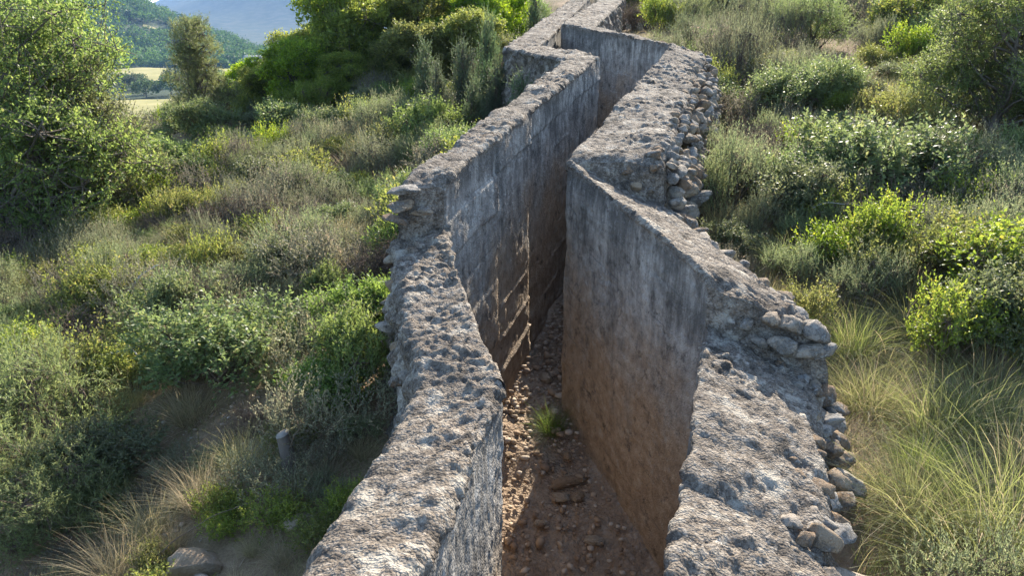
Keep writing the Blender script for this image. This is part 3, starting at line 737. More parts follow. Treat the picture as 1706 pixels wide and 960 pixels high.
PROTO = {}
for kd, nvar in (('oak', 2), ('pine', 1), ('leafy', 3), ('juniper', 2), ('mastic', 3), ('rosemary', 3), ('box', 2), ('feather', 2), ('leafshrub', 2), ('broom', 2), ('dead', 2), ('thyme', 4), ('herb', 3)):
    PROTO[kd] = [make_plant(kd, 1000 + 37 * i + sum(map(ord, kd))) + (SPEC[kd][1],) for i in range(nvar)]
PROTO['straw'] = [(make_tussock('straw', 7 + i, 620, 0.42, 0.14, 0.0036, 0.55), None, 0.42) for i in range(3)]
PROTO['esparto'] = [(make_tussock('esparto', 17 + i, 760, 0.58, 0.22, 0.0048, 0.70, 0.95), None, 0.55) for i in range(3)]

NAMES = {'oak': ('oak_tree', 'tree'), 'pine': ('pine_tree', 'tree'), 'leafy': ('small_tree', 'tree'), 'juniper': ('juniper_shrub', 'shrub'), 'mastic': ('evergreen_shrub', 'shrub'),
         'rosemary': ('rosemary_shrub', 'shrub'), 'box': ('yellow_green_shrub', 'shrub'), 'feather': ('feathery_shrub', 'shrub'), 'leafshrub': ('leafy_shrub', 'shrub'),
         'broom': ('broom_shrub', 'shrub'), 'dead': ('dry_shrub', 'shrub'), 'thyme': ('thyme_cushion', 'shrub'), 'herb': ('low_herb', 'plant'), 'straw': ('grass_tussock', 'grass'), 'esparto': ('grass_tussock', 'grass')}
rp = random.Random(11)
def plant(kind, x, y, height, label, group=None, variant=None, wide=1.0):
    fol, wood, H = PROTO[kind][variant if variant is not None else rp.randrange(len(PROTO[kind]))]
    nm, cat = NAMES[kind]
    s = height / H
    z = ground(x, y)
    tree = kind in ('oak', 'pine', 'leafy')
    if wood is None:
        o = link(nm, fol)
    else:
        o = link(nm, None)
        link('crown' if tree else 'foliage', fol, o); link('trunk' if tree else 'stems', wood, o)
    o.location = (x, y, z)
    sw = s ** 0.75 * wide * (1.0 if kind in ('oak', 'pine', 'leafy') else rp.uniform(0.62, 0.85) if kind in ('straw', 'esparto') else rp.uniform(0.8, 1.25))
    o.scale = (sw * rp.uniform(0.92, 1.08), sw * rp.uniform(0.92, 1.08), s)
    o.rotation_euler = (rp.uniform(-0.06, 0.06), rp.uniform(-0.06, 0.06), rp.uniform(0, 6.283))
    tag(o, label, cat, group); return o

PLANTS = [
    ('oak', -6.33, 9.85, 3.56, 'tall rounded evergreen oak at the left edge, the largest tree'),
    ('oak', -5.95, 10.56, 2.55, 'smaller evergreen oak at the right shoulder of the largest tree'),
    ('oak', -8.64, 11.61, 4.15, 'evergreen oak cut off by the left edge of the view'),
    ('dead', -5.87, 9.22, 0.77, 'brown leafless thicket at the foot of the largest oak'),
    ('dead', -5.56, 9.80, 0.53, 'brown bare-twigged shrub under the right side of the largest oak'),
    ('pine', -6.62, 16.91, 2.40, 'slender young pine with bare lower trunk before the pale fields'),
    ('dead', -5.23, 17.99, 1.43, 'brownish half-bare shrub against the blue mountain'),
    ('juniper', -1.03, 11.29, 1.13, 'pointed juniper by the left wall, leftmost of the dark pointed shrubs'),
    ('juniper', -0.69, 11.59, 1.30, 'pointed juniper beside the left wall with bluish shoots'),
    ('juniper', -0.37, 11.88, 0.96, 'low pointed juniper close to the left wall\'s outer edge'),
    ('juniper', 0.17, 9.60, 1.00, 'upright juniper in the bend of the left wall, hiding its outer face'),
    ('juniper', 0.33, 9.05, 0.80, 'narrow juniper right against the far bend of the left wall'),
    ('juniper', -0.42, 12.60, 1.50, 'tall dark juniper behind the left wall\'s far bend'),
    ('juniper', 0.53, 17.02, 1.42, 'dark pointed juniper beside the far stretch of wall'),
    ('mastic', -1.44, 11.50, 0.65, 'pale sprigged shrub at the front of the junipers by the left wall'),
    ('rosemary', -3.23, 12.96, 0.54, 'tan-grey domed shrub below the bright grove'),
    ('rosemary', -4.16, 12.84, 0.59, 'pale grey-green shrub with upright shoots on the far left slope'),
    ('box', -4.86, 13.10, 0.63, 'yellow-green upright shrub on the far left slope'),
    ('mastic', -5.33, 11.71, 0.96, 'dark green shrub in the shade right of the big oak'),
    ('mastic', -4.56, 11.18, 0.70, 'dark rounded shrub on the left slope, right of the oak\'s shade'),
    ('mastic', -1.86, 6.45, 0.59, 'sunlit olive-green shrub midway down the left slope'),
    ('box', -2.25, 6.96, 0.38, 'yellow-tipped shrub beside the sunlit olive-green shrub'),
    ('mastic', -2.02, 9.01, 0.53, 'green shrub on the left slope just below the wall'),
    ('rosemary', -1.65, 9.88, 0.72, 'straw-green shrub leaning on the left wall\'s outer side'),
    ('box', -4.49, 8.01, 0.47, 'fresh green small bush on the slope below the oak'),
    ('feather', -5.23, 7.37, 0.66, 'bright yellow-green bush at the left edge below the oak'),
    ('feather', -3.05, 4.25, 1.00, 'pale green feathery juniper at the left edge'),
    ('feather', -2.53, 3.68, 0.55, 'light green feathery bush at the lower left'),
    ('feather', -2.74, 3.63, 0.49, 'spreading green bush in the lower left corner'),
    ('mastic', -2.42, 4.04, 0.40, 'olive shrub above the lower left feathery bush'),
    ('feather', -2.30, 3.66, 0.38, 'small bright feathery bush right of the lower left one'),
    ('leafshrub', -0.98, 4.35, 0.62, 'leafy green shrub against the left wall\'s outer face'),
    ('leafshrub', -1.13, 4.15, 0.40, 'low leafy green shrub in front of the left wall'),
    ('leafshrub', -1.08, 5.12, 0.49, 'upright leafy shrub touching the left wall'),
    ('box', -2.65, 4.96, 0.43, 'yellow-green shrub in the middle of the left slope'),
    ('box', -3.77, 6.33, 0.34, 'golden-green small shrub on the left slope below the oak'),
    ('rosemary', -2.07, 4.94, 0.40, 'dark grey cushion shrub casting a deep shadow on the left slope'),
    ('rosemary', -1.76, 5.70, 0.37, 'grey-brown domed shrub on the left slope near the wall'),
    ('mastic', -2.24, 4.82, 0.44, 'deep green shrub left of the dark grey cushion'),
    ('broom', 3.62, 12.56, 1.46, 'tall grey-green broom shrub right of the far wall bend'),
    ('broom', 3.60, 14.29, 1.20, 'upright broom close behind the right wall\'s far corner'),
    ('broom', 5.13, 15.46, 1.28, 'pale broom at the top of the right slope'),
    ('mastic', 3.51, 10.28, 0.98, 'silvery glossy shrub right of the wall\'s far stretch'),
    ('mastic', 4.19, 10.35, 0.90, 'glossy shrub with pale glints above the big silvery bush'),
    ('mastic', 3.40, 7.19, 1.11, 'big silvery-green glossy bush in the middle of the right slope'),
    ('mastic', 2.97, 7.27, 0.76, 'left shoulder bush of the big silvery bush'),
    ('mastic', 3.92, 7.35, 0.79, 'rounded glossy bush right of the big silvery bush'),
    ('oak', 5.56, 9.17, 1.86, 'tall glossy dark evergreen at the right edge'),
    ('oak', 6.19, 9.34, 1.78, 'dark evergreen cut off by the right edge of the view'),
    ('rosemary', 4.32, 6.91, 0.81, 'feathery grey rosemary bush at the right edge'),
    ('rosemary', 4.16, 7.36, 0.80, 'pale upright rosemary below the tall dark evergreen'),
    ('box', 3.21, 5.25, 0.59, 'bright yellow-green bush at the right edge above the grass'),
    ('box', 3.37, 4.89, 0.70, 'yellow-green bush cut by the right edge'),
    ('leafshrub', 3.21, 4.53, 0.63, 'fresh green leafy bush at the right edge'),
    ('box', 6.79, 14.87, 0.47, 'yellow-green low bush at the top of the right slope'),
    ('box', 6.10, 12.14, 0.48, 'lime-green cushion below the top of the right slope'),
    ('box', 4.16, 9.96, 0.44, 'yellowish bush left of the lime-green cushion'),
    ('rosemary', 2.08, 7.23, 0.98, 'pale green shrub beside the right wall\'s rubble face'),
    ('rosemary', 2.12, 6.51, 0.53, 'grey shrub right of the rubble face'),
    ('box', 5.92, 16.79, 0.58, 'small yellow bush near the skyline'),
    ('dead', 2.74, 8.32, 0.64, 'grey-brown bare-twigged bush beside the far right wall'),
    ('dead', 3.04, 6.01, 0.59, 'tangle of dry twigs in the shade under the big silvery bush'),
    ('box', 3.44, 19.27, 1.06, 'yellow bush behind the far cross wall'),
    ('dead', 3.03, 20.35, 0.84, 'reddish-brown shrub behind the far cross wall'),
    ('esparto', 1.95, 2.62, 0.66, 'large dry-green grass tussock in the lower right corner'),
    ('esparto', 2.20, 2.86, 0.75, 'tall grass tussock at the right edge'),
    ('esparto', 1.82, 2.98, 0.44, 'grass tussock beside the right wall\'s rubble edge'),
    ('esparto', 1.99, 3.85, 0.43, 'pale grass tussock right of the rubble stones'),
    ('esparto', 2.23, 3.61, 0.54, 'bright green tall grass clump on the right'),
    ('esparto', 2.53, 3.70, 0.55, 'green grass clump left of the right edge'),
    ('esparto', 2.15, 4.50, 0.40, 'straw-coloured grass clump by the wall\'s bend'),
    ('esparto', 2.12, 5.85, 0.36, 'tan grass clump behind the right wall\'s bend'),
    ('esparto', 2.62, 4.64, 0.45, 'straw-green grass clump below the yellow-green bush'),
    ('straw', -2.03, 4.40, 0.38, 'straw-coloured grass tussock in the middle of the left slope'),
    ('straw', -1.48, 4.53, 0.39, 'fine straw-coloured tussock near the leafy shrub on the left'),
    ('straw', -1.62, 3.50, 0.40, 'grey-green grass tussock at the lower left'),
    ('straw', -1.52, 3.80, 0.32, 'grass tussock left of the pale stump'),
    ('straw', -1.89, 3.43, 0.33, 'grass tussock behind the tan boulder'),
    ('straw', -1.00, 3.55, 0.24, 'sunlit grass tussock right of the pale stump'),
    ('straw', -1.67, 8.45, 0.47, 'straw grass tuft by the left wall\'s step'),
    ('straw', -1.93, 3.15, 0.35, 'straw tussock at the bottom edge left of the boulder'),
    ('straw', -1.05, 2.98, 0.18, 'grass tuft in the shade right of the tan boulder'),
    ('oak', -7.60, 12.60, 3.60, 'evergreen oak standing behind the two left oaks'),
    ('mastic', -3.00, 12.60, 0.80, 'dark evergreen under the left trees of the bright grove'),
    ('mastic', -2.10, 12.30, 0.80, 'dark evergreen under the middle of the bright grove'),
    ('mastic', -3.90, 13.40, 0.90, 'dark evergreen left of the bright grove\'s foot'),
    ('mastic', -5.90, 15.20, 1.00, 'dark round evergreen at the foot of the slender pine'),
    ('mastic', -7.20, 15.80, 0.45, 'grey-green evergreen left of the slender pine'),
    ('leafy', -3.89, 17.50, 2.73, 'blue-green tree at the grove\'s left end against the blue mountain'),
    ('leafy', -3.14, 17.00, 2.30, 'bright green tree behind the tan domed shrub left of the wall'),
    ('leafy', -2.36, 16.20, 1.24, 'low yellow-green tree at the front of the bright grove'),
    ('leafy', -1.93, 17.30, 2.20, 'yellow-green sunlit tree in the middle of the grove'),
    ('leafy', -1.32, 16.60, 1.25, 'rounded bright tree between the grove\'s middle and the junipers'),
    ('leafy', -0.78, 17.00, 1.71, 'bright green tree of the grove nearest to the far wall bend'),
    ('leafy', -0.20, 18.00, 1.67, 'green tree crowding the far stretch of the left wall'),
    ('leafy', -4.83, 17.50, 1.28, 'dark green bushy tree between the slender pine and the bright grove'),
    ('leafy', -5.84, 18.00, 1.22, 'grey-green bushy tree right of the slender pine'),
    ('leafy', -3.32, 16.00, 0.99, 'low green tree at the front left of the bright grove'),
    ('leafy', -3.31, 19.50, 2.71, 'tall green tree rising behind the bright grove'),
    ('leafy', -1.93, 20.00, 2.46, 'tall yellow-green tree at the back of the grove'),
    ('leafy', -0.79, 20.50, 2.16, 'tall tree at the back of the grove near the wall'),
    ('leafy', -4.79, 19.00, 1.72, 'half-hidden tree at the back left of the grove'),
    ('juniper', -1.30, 12.30, 1.35, 'tall pointed juniper at the back of the junipers by the left wall'),
    ('juniper', -0.55, 10.60, 0.95, 'rounded juniper nearest to the middle of the left wall'),
    ('juniper', -0.20, 11.10, 1.10, 'green juniper between the left wall and the pointed ones'),
    ('leafshrub', -0.80, 9.60, 0.70, 'fresh green shrub in front of the junipers by the left wall'),
    ('leafshrub', -1.10, 10.60, 0.85, 'bright leafy shrub left of the junipers by the wall'),
    ('leafshrub', -0.90, 6.40, 0.55, 'leafy shrub just below the step of the left wall'),
    ('mastic', -1.05, 7.60, 0.60, 'dark shrub tucked under the left wall beyond its step'),
    ('leafshrub', -1.40, 5.60, 0.45, 'light green leafy shrub left of the wall'),
    ('leafy', -4.35, 16.20, 1.45, 'green bushy tree at the left front of the grove'),
    ('leafy', -5.10, 16.60, 1.20, 'low bushy tree midway between pine and grove'),
    ('leafy', -0.75, 15.20, 1.35, 'bright bushy tree behind the pointed junipers'),
    ('leafy', -1.75, 15.40, 1.30, 'yellow-green bushy tree at the front centre of the grove'),
]
for kd, x, y, h, lab in PLANTS:
    plant(kd, x, y, h, lab, 'grass tussocks' if kd in ('straw', 'esparto') else None)

# low growth between the named shrubs
FILL = []
def scatter(n, seed, y0, y1, power, side, kinds, hmin, hmax, mind):
    rng = random.Random(seed); made = tries = 0
    done = [(p[1], p[2], 0.16 + 0.20 * p[3]) for p in PLANTS] + [(f[1], f[2], 0.14) for f in FILL]
    while made < n and tries < n * 60:
        tries += 1
        y = (y0 ** power + (y1 ** power - y0 ** power) * rng.random()) ** (1 / power); x = y * rng.uniform(-0.80, 0.80)
        if side < 0 and not x < along(L_OUT, min(y, 22)) - 0.28: continue
        if side > 0 and not x > along(R_OUT, min(y, 22)) + 0.42: continue
        if side < 0 and vnoise(np.array([[x * 0.8, y * 0.55 - x * 0.3, 3.3]]), 5)[0] > 0.5: continue     # bare strips
        low = -2.0 < x < -0.7 and y < 3.45
        if low and math.hypot(x + 1.5, y - 3.0) < 0.2: continue
        if abs((x + 2.0) - (y - 3.7) * 0.41) < 0.24 and 3.4 < y < 5.4 and side < 0: continue      # a strip of trodden bare soil
        sc = 0.75 + 0.02 * y
        if any((x - a) ** 2 + (y - b) ** 2 < (mind * sc + 0.5 * c) ** 2 for a, b, c in done): continue
        kd = rng.choices([k for k, _ in kinds], [w for _, w in kinds])[0]
        h = (hmin + (hmax - hmin) * rng.random() ** 1.5 * 1.25) * (1 + 0.02 * y) * (1.25 if kd in ('rosemary', 'mastic') else 1.0)
        if low: kd, h = rng.choice(['straw', 'thyme', 'herb']), rng.uniform(0.13, 0.20)
        FILL.append((kd, x, y, h, side)); done.append((x, y, 0.14)); made += 1
scatter(330, 3, 2.4, 13, 1.0, -1, [('thyme', 5), ('herb', 2.5), ('straw', 4.5), ('rosemary', 3), ('mastic', 2.2), ('box', 1.8), ('dead', 1.8), ('feather', 0.7)], 0.24, 0.52, 0.20)
scatter(170, 6, 9, 26, 1.6, -1, [('thyme', 2), ('rosemary', 3), ('mastic', 4), ('box', 2), ('juniper', 1.5), ('leafshrub', 1), ('dead', 1.0)], 0.30, 0.58, 0.30)
scatter(190, 4, 2.2, 12, 1.0, 1, [('thyme', 2), ('herb', 3), ('straw', 3), ('esparto', 3), ('rosemary', 2.5), ('mastic', 2.2), ('box', 1.8)], 0.22, 0.50, 0.24)
scatter(210, 9, 7, 30, 1.6, 1, [('thyme', 1), ('rosemary', 3), ('mastic', 3), ('box', 2.5), ('broom', 1.2), ('feather', 1), ('dead', 0.6)], 0.40, 0.85, 0.32)
rl = random.Random(77)
for _ in range(900):      # low scrub and tufts over the shaded ground beside the near wall
    y = rl.uniform(2.35, 3.9); x = rl.uniform(-2.3, -0.75)
    if x > along(L_OUT, y) - 0.22 or math.hypot(x + 1.5, y - 3.0) < 0.17 or math.hypot(x + 1.19, y - 3.6) < 0.10: continue
    if any((x - f[1]) ** 2 + (y - f[2]) ** 2 < 0.15 ** 2 for f in FILL) or any((x - p[1]) ** 2 + (y - p[2]) ** 2 < 0.16 ** 2 for p in PLANTS): continue
    FILL.append((rl.choice(['straw', 'straw', 'thyme', 'herb', 'rosemary']), x, y, rl.uniform(0.11, 0.21), -1))
PHRASE = {'thyme': 'grey-brown thyme cushion', 'herb': 'low yellow-green herb', 'straw': 'straw-coloured grass tuft', 'rosemary': 'grey-green shrublet', 'mastic': 'dark evergreen shrublet', 'box': 'yellow-tipped shrublet',
          'esparto': 'green grass tuft', 'juniper': 'pointed juniper shrublet', 'dead': 'dry twiggy shrublet', 'leafshrub': 'leafy green shrublet', 'broom': 'upright broom shrublet', 'feather': 'feathery green shrublet'}
ORD = ['', 'second ', 'third ', 'fourth ', 'fifth ', 'sixth ', 'seventh ', 'eighth ', 'ninth ', 'tenth ', 'eleventh ', 'twelfth ', 'thirteenth ', 'fourteenth ', 'fifteenth ', 'sixteenth ']
def short(lab):
    w = lab.split(',')[0].split()[:8]
    while w[-1] in ('the', 'of', 'at', 'in', 'on', 'by', 'a', 'with', 'and', 'right', 'left', 'beside', 'against', 'behind', 'to', 'below', 'above', 'from', "wall's", 'between', 'under', 'big', 'before'): w.pop()
    return ' '.join(w)
seen = {}
for kd, x, y, h, side in sorted(FILL, key=lambda f: f[2]):
    hero = min((p for p in PLANTS if (p[1] < along(L_IN, min(p[2], 22))) == (side < 0)), key=lambda p: (p[1] - x) ** 2 + (p[2] - y) ** 2)
    dx = x / y - hero[1] / hero[2]; dy = (y - hero[2]) / y
    rel = ('right of' if dx > 0 else 'left of') if abs(dx) * 1.2 > abs(dy) else ('behind' if dy > 0 else 'in front of')
    key = (kd, rel, hero[4]); k = seen.get(key, 0); seen[key] = k + 1
    plant(kd, x, y, h, '%s%s %s the %s' % (ORD[min(k, 15)], PHRASE[kd], rel, short(hero[4])), PHRASE[kd] + ('s on the left slope' if side < 0 else 's on the right slope'))

# ------------------------------------------------------------------ grass between the plants (nobody could count it)
def grass_sheet(name, n, seed, y0, y1, lo, hi, width):
    rng = np.random.default_rng(seed)
    y = y0 * (y1 / y0) ** rng.random(n * 3); x = y * rng.uniform(-0.85, 0.85, n * 3)
    ok = (x < along(L_OUT, np.minimum(y, 21)) - 0.04) | (x > along(R_OUT, np.minimum(y, 21)) + 0.10)
    p = np.stack([x, y, 0 * x], 1)
    dens = sstep(-0.55, 0.35, fbm(p * 1.3, 3, 71)) * (0.25 + 0.75 * sstep(-0.3, 0.3, vnoise(p * 6, 72)))
    dens = np.where(x > 0.6, np.maximum(dens, 0.55), dens)
    dens = np.where((np.abs((x + 2.0) - (y - 3.7) * 0.41) < 0.09) & (y < 5.4), dens * 0.35, dens)
    ok &= rng.random(n * 3) < dens
    x, y = x[ok][:n], y[ok][:n]; m = len(x)
    base = np.stack([x, y, ground(x, y) - 0.015], 1)
    wind = np.array([[0.25, -0.1, 0]]) + 0.5 * np.stack([vnoise(base * 2.1, 73), vnoise(base * 2.1, 74), 0 * x], 1)
    flatn = (rng.random(m) < 0.45)[:, None]      # matted dead blades lie nearly flat
    ld = unit(np.array([[0, 0, 1.0]]) * np.where(flatn, 0.25, 1.0) + wind + rng.normal(size=(m, 3)) * np.where(flatn, 0.9, 0.40))
    ld[:, 2] = np.abs(ld[:, 2])
    dist = np.hypot(x, y)
    L = rng.uniform(lo, hi, m) * (1 + 0.5 * vnoise(base * 0.9, 75)) * np.where(x > 0.6, 1.35, 1.0)
    W = width * rng.uniform(0.6, 1.4, m) * (0.8 + 0.09 * dist)
    V, q = blades(base, ld, L, W, rng, 0.5)
    tint = np.clip(np.where(flatn[:, 0], 0.72, 0.42) + 0.45 * fbm(base * 0.8, 3, 76) + rng.normal(size=m) * 0.22 - np.where(x > 0.6, 0.24, 0), 0, 1)
    return tag(link(name, mesh_np(name, V, q, None, [LEAF['grass']], {'tint': ('FACE', np.repeat(tint, 3))})), 'thin mixed green and straw-dry grass covering the ground', 'grass', kind='stuff')
grass_sheet('grass', 125000, 21, 1.6, 26, 0.05, 0.17, 0.0030)

# ------------------------------------------------------------------ things lying about
ROCKS = [lump_mesh('rock', 300 + k, ROCK, (1, 0.8, 0.62), 0.40) for k in range(6)]
def rock(x, y, z, r, label, group=None, sc=(1, 1, 1), k=None, rz=None):
    o = link('rock', ROCKS[k if k is not None else rp.randrange(6)], None, (x, y, z)); o.scale = (r * sc[0], r * sc[1], r * sc[2])
    o.rotation_euler = (rp.uniform(-0.2, 0.2), rp.uniform(-0.2, 0.2), rp.uniform(0, 6.28) if rz is None else rz)
    return tag(o, label, 'rock', group)
rock(-1.50, 3.02, ground(-1.50, 3.02) + 0.03, 0.14, 'tan boulder at the bottom edge of the left slope', sc=(1, 1, 0.9), k=0, rz=0.5)
rock(-1.40, 2.86, ground(-1.40, 2.86) + 0.0, 0.11, 'lower tan rock leaning against the boulder at the bottom edge', k=2)
rock(-1.02, 3.22, ground(-1.02, 3.22) + 0.0, 0.12, 'grey-brown slab in the shade beside the left wall', sc=(0.8, 1.2, 0.7), k=3, rz=-0.6)
fl = lambda x, y: float(floor_z(y))
for (x, y, r, sc, rz, lab) in (
    (0.41, 4.98, 0.10, (1.5, 0.6, 0.7), 0.25, 'long tan stone lying on the channel bed by the right wall'),
    (0.36, 4.84, 0.065, (1.1, 0.9, 0.8), 0, 'pale stone just in front of the long tan stone'),
    (0.47, 4.83, 0.06, (1, 1, 0.9), 1, 'reddish stone beside the pale one on the channel bed'),
    (0.43, 5.25, 0.045, (1.3, 0.9, 0.8), 2, 'small pale stone on the channel bed against the right wall'),
    (0.30, 6.25, 0.08, (1.2, 0.9, 0.7), 2, 'brown stone in the shadow further up the channel bed'),
    (0.16, 6.60, 0.07, (1, 0.9, 0.7), 1, 'stone in the deepest shade of the channel bed'),
    (0.03, 5.75, 0.05, (1.2, 0.9, 0.7), 1, 'small stone in the sunlit patch of the channel bed'),
    (-0.02, 5.25, 0.04, (1.2, 0.9, 0.7), 2, 'flat pale stone at the sunlit edge of the channel bed'),
    (0.20, 4.60, 0.055, (1, 0.8, 0.7), 0, 'brown stone in the near shadow of the channel bed'),
    (0.55, 4.45, 0.07, (1, 1, 0.7), 0, 'dark stone at the foot of the near right wall')):
    rock(x, y, fl(x, y) + 0.05, r, lab, sc=sc, rz=rz)

def gravel():
    rng = np.random.default_rng(3); n = 1500
    y = rng.uniform(3.6, 8.2, n); t = rng.random(n); a = along(L_IN, y); b = along(R_IN, y); x = a + (b - a) * (0.04 + 0.92 * t)
    base = np.array([v.co[:] for v in ROCKS_LOW.vertices]); f = np.array([p.vertices[:] for p in ROCKS_LOW.polygons])
    r = 0.008 + 0.022 * rng.random(n) ** 2.2 + 0.02 * (rng.random(n) < 0.05)
    th = rng.uniform(0, 6.283, n); c, s = np.cos(th), np.sin(th)
    B = base[None] * r[:, None, None] * rng.uniform(0.6, 1.4, (n, 1, 3))
    X = B[..., 0] * c[:, None] - B[..., 1] * s[:, None] + x[:, None]; Y = B[..., 0] * s[:, None] + B[..., 1] * c[:, None] + y[:, None]
    tz = 2 * np.abs(t - 0.5)
    Z = B[..., 2] + (floor_z(y) + 0.015 + 0.10 * tz ** 2 + 0.5 * r)[:, None]
    V = np.stack([X, Y, Z], -1).reshape(-1, 3); F = (f[None] + (np.arange(n) * len(base))[:, None, None]).reshape(-1, 3)
    tag(link('gravel', mesh_np('gravel', V, None, F, [GRAVEL])), 'loose gravel strewn over the bed of the channel', 'gravel', kind='stuff')
ROCKS_LOW = lump_mesh('pebble', 401, ROCK, (1, 0.85, 0.65), 0.25, 1)
def gravel_material():
    m = NT('gravel'); p = m.n('NewGeometry'); r = p.outputs['Random Per Island']
    c = m.ramp(r, [(0.0, (0.22, 0.155, 0.11)), (0.5, (0.38, 0.28, 0.19)), (1.0, (0.56, 0.48, 0.39))])
    m.surf(m.n('BsdfPrincipled', {'Base Color': c, 'Roughness': 0.9, 'Specular IOR Level': 0.2}).outputs[0]); return m.m
GRAVEL = gravel_material()
gravel()
def litter():
    """pebbles and snapped twigs on the open soil of the left slope"""
    rng = np.random.default_rng(31); n = 1500
    y = rng.uniform(2.5, 6.2, n); x = -2.0 + (y - 3.7) * 0.41 + rng.normal(size=n) * 0.45; ok = x < along(L_OUT, y) - 0.05; x, y = x[ok], y[ok]; n = len(x)
    base = np.array([v.co[:] for v in ROCKS_LOW.vertices]); f = np.array([p.vertices[:] for p in ROCKS_LOW.polygons])
    r = 0.006 + 0.020 * rng.random(n) ** 2.5
    st = np.where(rng.random((n, 1)) < 0.5, np.array([[1, 0.9, 0.7]]), np.array([[4.0, 0.25, 0.25]])); r = np.where(st[:, 0] > 2, 0.011, r)
    th = rng.uniform(0, 6.283, n); c, s = np.cos(th), np.sin(th); B = base[None] * (r[:, None] * st)[:, None, :]
    X = B[..., 0] * c[:, None] - B[..., 1] * s[:, None] + x[:, None]; Y = B[..., 0] * s[:, None] + B[..., 1] * c[:, None] + y[:, None]
    Z = B[..., 2] + (ground(x, y) + 0.006)[:, None]
    tag(link('soil_litter', mesh_np('soil_litter', np.stack([X, Y, Z], -1).reshape(-1, 3), None, (f[None] + (np.arange(n) * len(base))[:, None, None]).reshape(-1, 3), [GRAVEL])), 'pebbles and snapped twigs strewn on the bare soil left of the wall', 'litter', kind='stuff')
litter()

# small plants on the channel bed
o = link('grass_tussock', PROTO['straw'][0][0], None, (0.33, 5.55, fl(0, 5.55) + 0.02)); o.scale = (0.55, 0.55, 0.8); tag(o, 'small bright green grass tuft on the channel bed against the right wall', 'grass')
o.data = o.data.copy(); o.data.materials[0] = LEAF['leafshrub']
o = link('low_herb', PROTO['herb'][0][0], None, (-0.02, 6.75, fl(0, 6.75) + 0.02)); o.scale = (0.55, 0.55, 1.1); tag(o, 'pale seedling at the foot of the left wall inside the channel', 'plant')

# stump and fallen branches on the left slope
def branch(name, pts, r0, r1, mat, label, cat='branch', parent=None):
    p = np.array(pts, float)[None]; k = p.shape[1]
    t = np.linspace(0, 2, 22)[:, None]; a, b, c = p[0]
    P = (a * (t - 1) * (t - 2) / 2 - b * t * (t - 2) + c * t * (t - 1) / 2)[None]      # a smooth bow through the three points
    P = P + 0.02 * np.stack([vnoise(P[0] * 9, s) for s in (1, 2, 3)], -1)[None]
    V, q = tubes(P, r0, r1, 7)
    o = link(name, mesh_np(name, V, q, None, [mat], smooth=True), parent)
    if parent is None: tag(o, label, cat)
    return o
CUT = bark_material('weathered_cut', (0.20, 0.18, 0.155), (0.34, 0.31, 0.27), 60)
gx, gy = -1.19, 3.60; gz = ground(gx, gy)
stump = tag(link('tree_stump', None, None, (gx, gy, gz)), 'dead grey stump with a pale cut top left of the wall', 'stump')
V, q = tubes(np.array([[(0, 0, -0.1), (0.012, 0, 0.06), (-0.004, 0.006, 0.16), (-0.015, 0, 0.25)]]), 0.050, 0.032, 12)
link('trunk', mesh_np('stump_trunk', V, q, None, [BARK], smooth=True), stump)
th = np.linspace(0, 6.283, 13)[:-1]
cv = np.vstack([np.stack([0.035 * np.cos(th) - 0.015, 0.035 * np.sin(th), np.full(12, 0.247) + 0.012 * np.cos(th)], 1), np.stack([0.031 * np.cos(th) - 0.015, 0.031 * np.sin(th), np.full(12, 0.262) + 0.014 * np.cos(th)], 1), [[-0.015, 0, 0.268]]])
i = np.arange(12); j = (i + 1) % 12
link('cut_top', mesh_np('cut_top', cv, np.stack([i, j, j + 12, i + 12], -1), np.stack([i + 12, j + 12, np.full(12, 24)], -1), [CUT]), stump)
branch('twig', [(0, 0, 0.15), (0.08, -0.05, 0.30), (0.10, -0.06, 0.33)], 0.004, 0.002, TWIG, '', parent=stump)
def gp(x, y, h): return (x, y, ground(x, y) + h)
branch('fallen_branch', [gp(-1.70, 3.10, 0.10), gp(-1.45, 3.16, 0.17), gp(-1.16, 3.32, 0.14)], 0.0028, 0.0014, TWIG, 'long dry branch lying behind the tan boulder')
branch('fallen_branch', [gp(-3.35, 6.35, 0.25), gp(-3.22, 6.55, 0.42), gp(-3.12, 6.60, 0.36)], 0.012, 0.005, PALE, 'forked bleached branch sticking up from the scrub below the oak')
branch('fallen_branch', [gp(-2.85, 5.25, 0.22), gp(-2.62, 4.95, 0.30), gp(-2.50, 4.80, 0.12)], 0.008, 0.004, PALE, 'bare grey branch in the middle of the left slope')
branch('fallen_branch', [gp(2.45, 6.25, 0.30), gp(2.75, 6.15, 0.36), gp(3.10, 5.95, 0.20)], 0.004, 0.002, PALE, 'bleached branch in the shade of the big silvery bush')

# ------------------------------------------------------------------ across the valley
def crown_cards(rng, n, W, H, size):
    d = unit(rng.normal(size=(n, 3))); d[:, 2] = np.abs(d[:, 2]) * 0.9 + 0.05
    r = rng.uniform(0.75, 1.08, (n, 1)); lump = 1 + 0.25 * vnoise(d * 2.2 + rng.random() * 50, 3)[:, None]
    pos = d * r * lump * np.array([[W, W, H]])
    ld = unit(d * 0.5 + rng.normal(size=(n, 3)))
    return leaf_quads(pos, ld, size * rng.uniform(0.6, 1.4, n), size * 0.8 * rng.uniform(0.6, 1.4, n), rng)

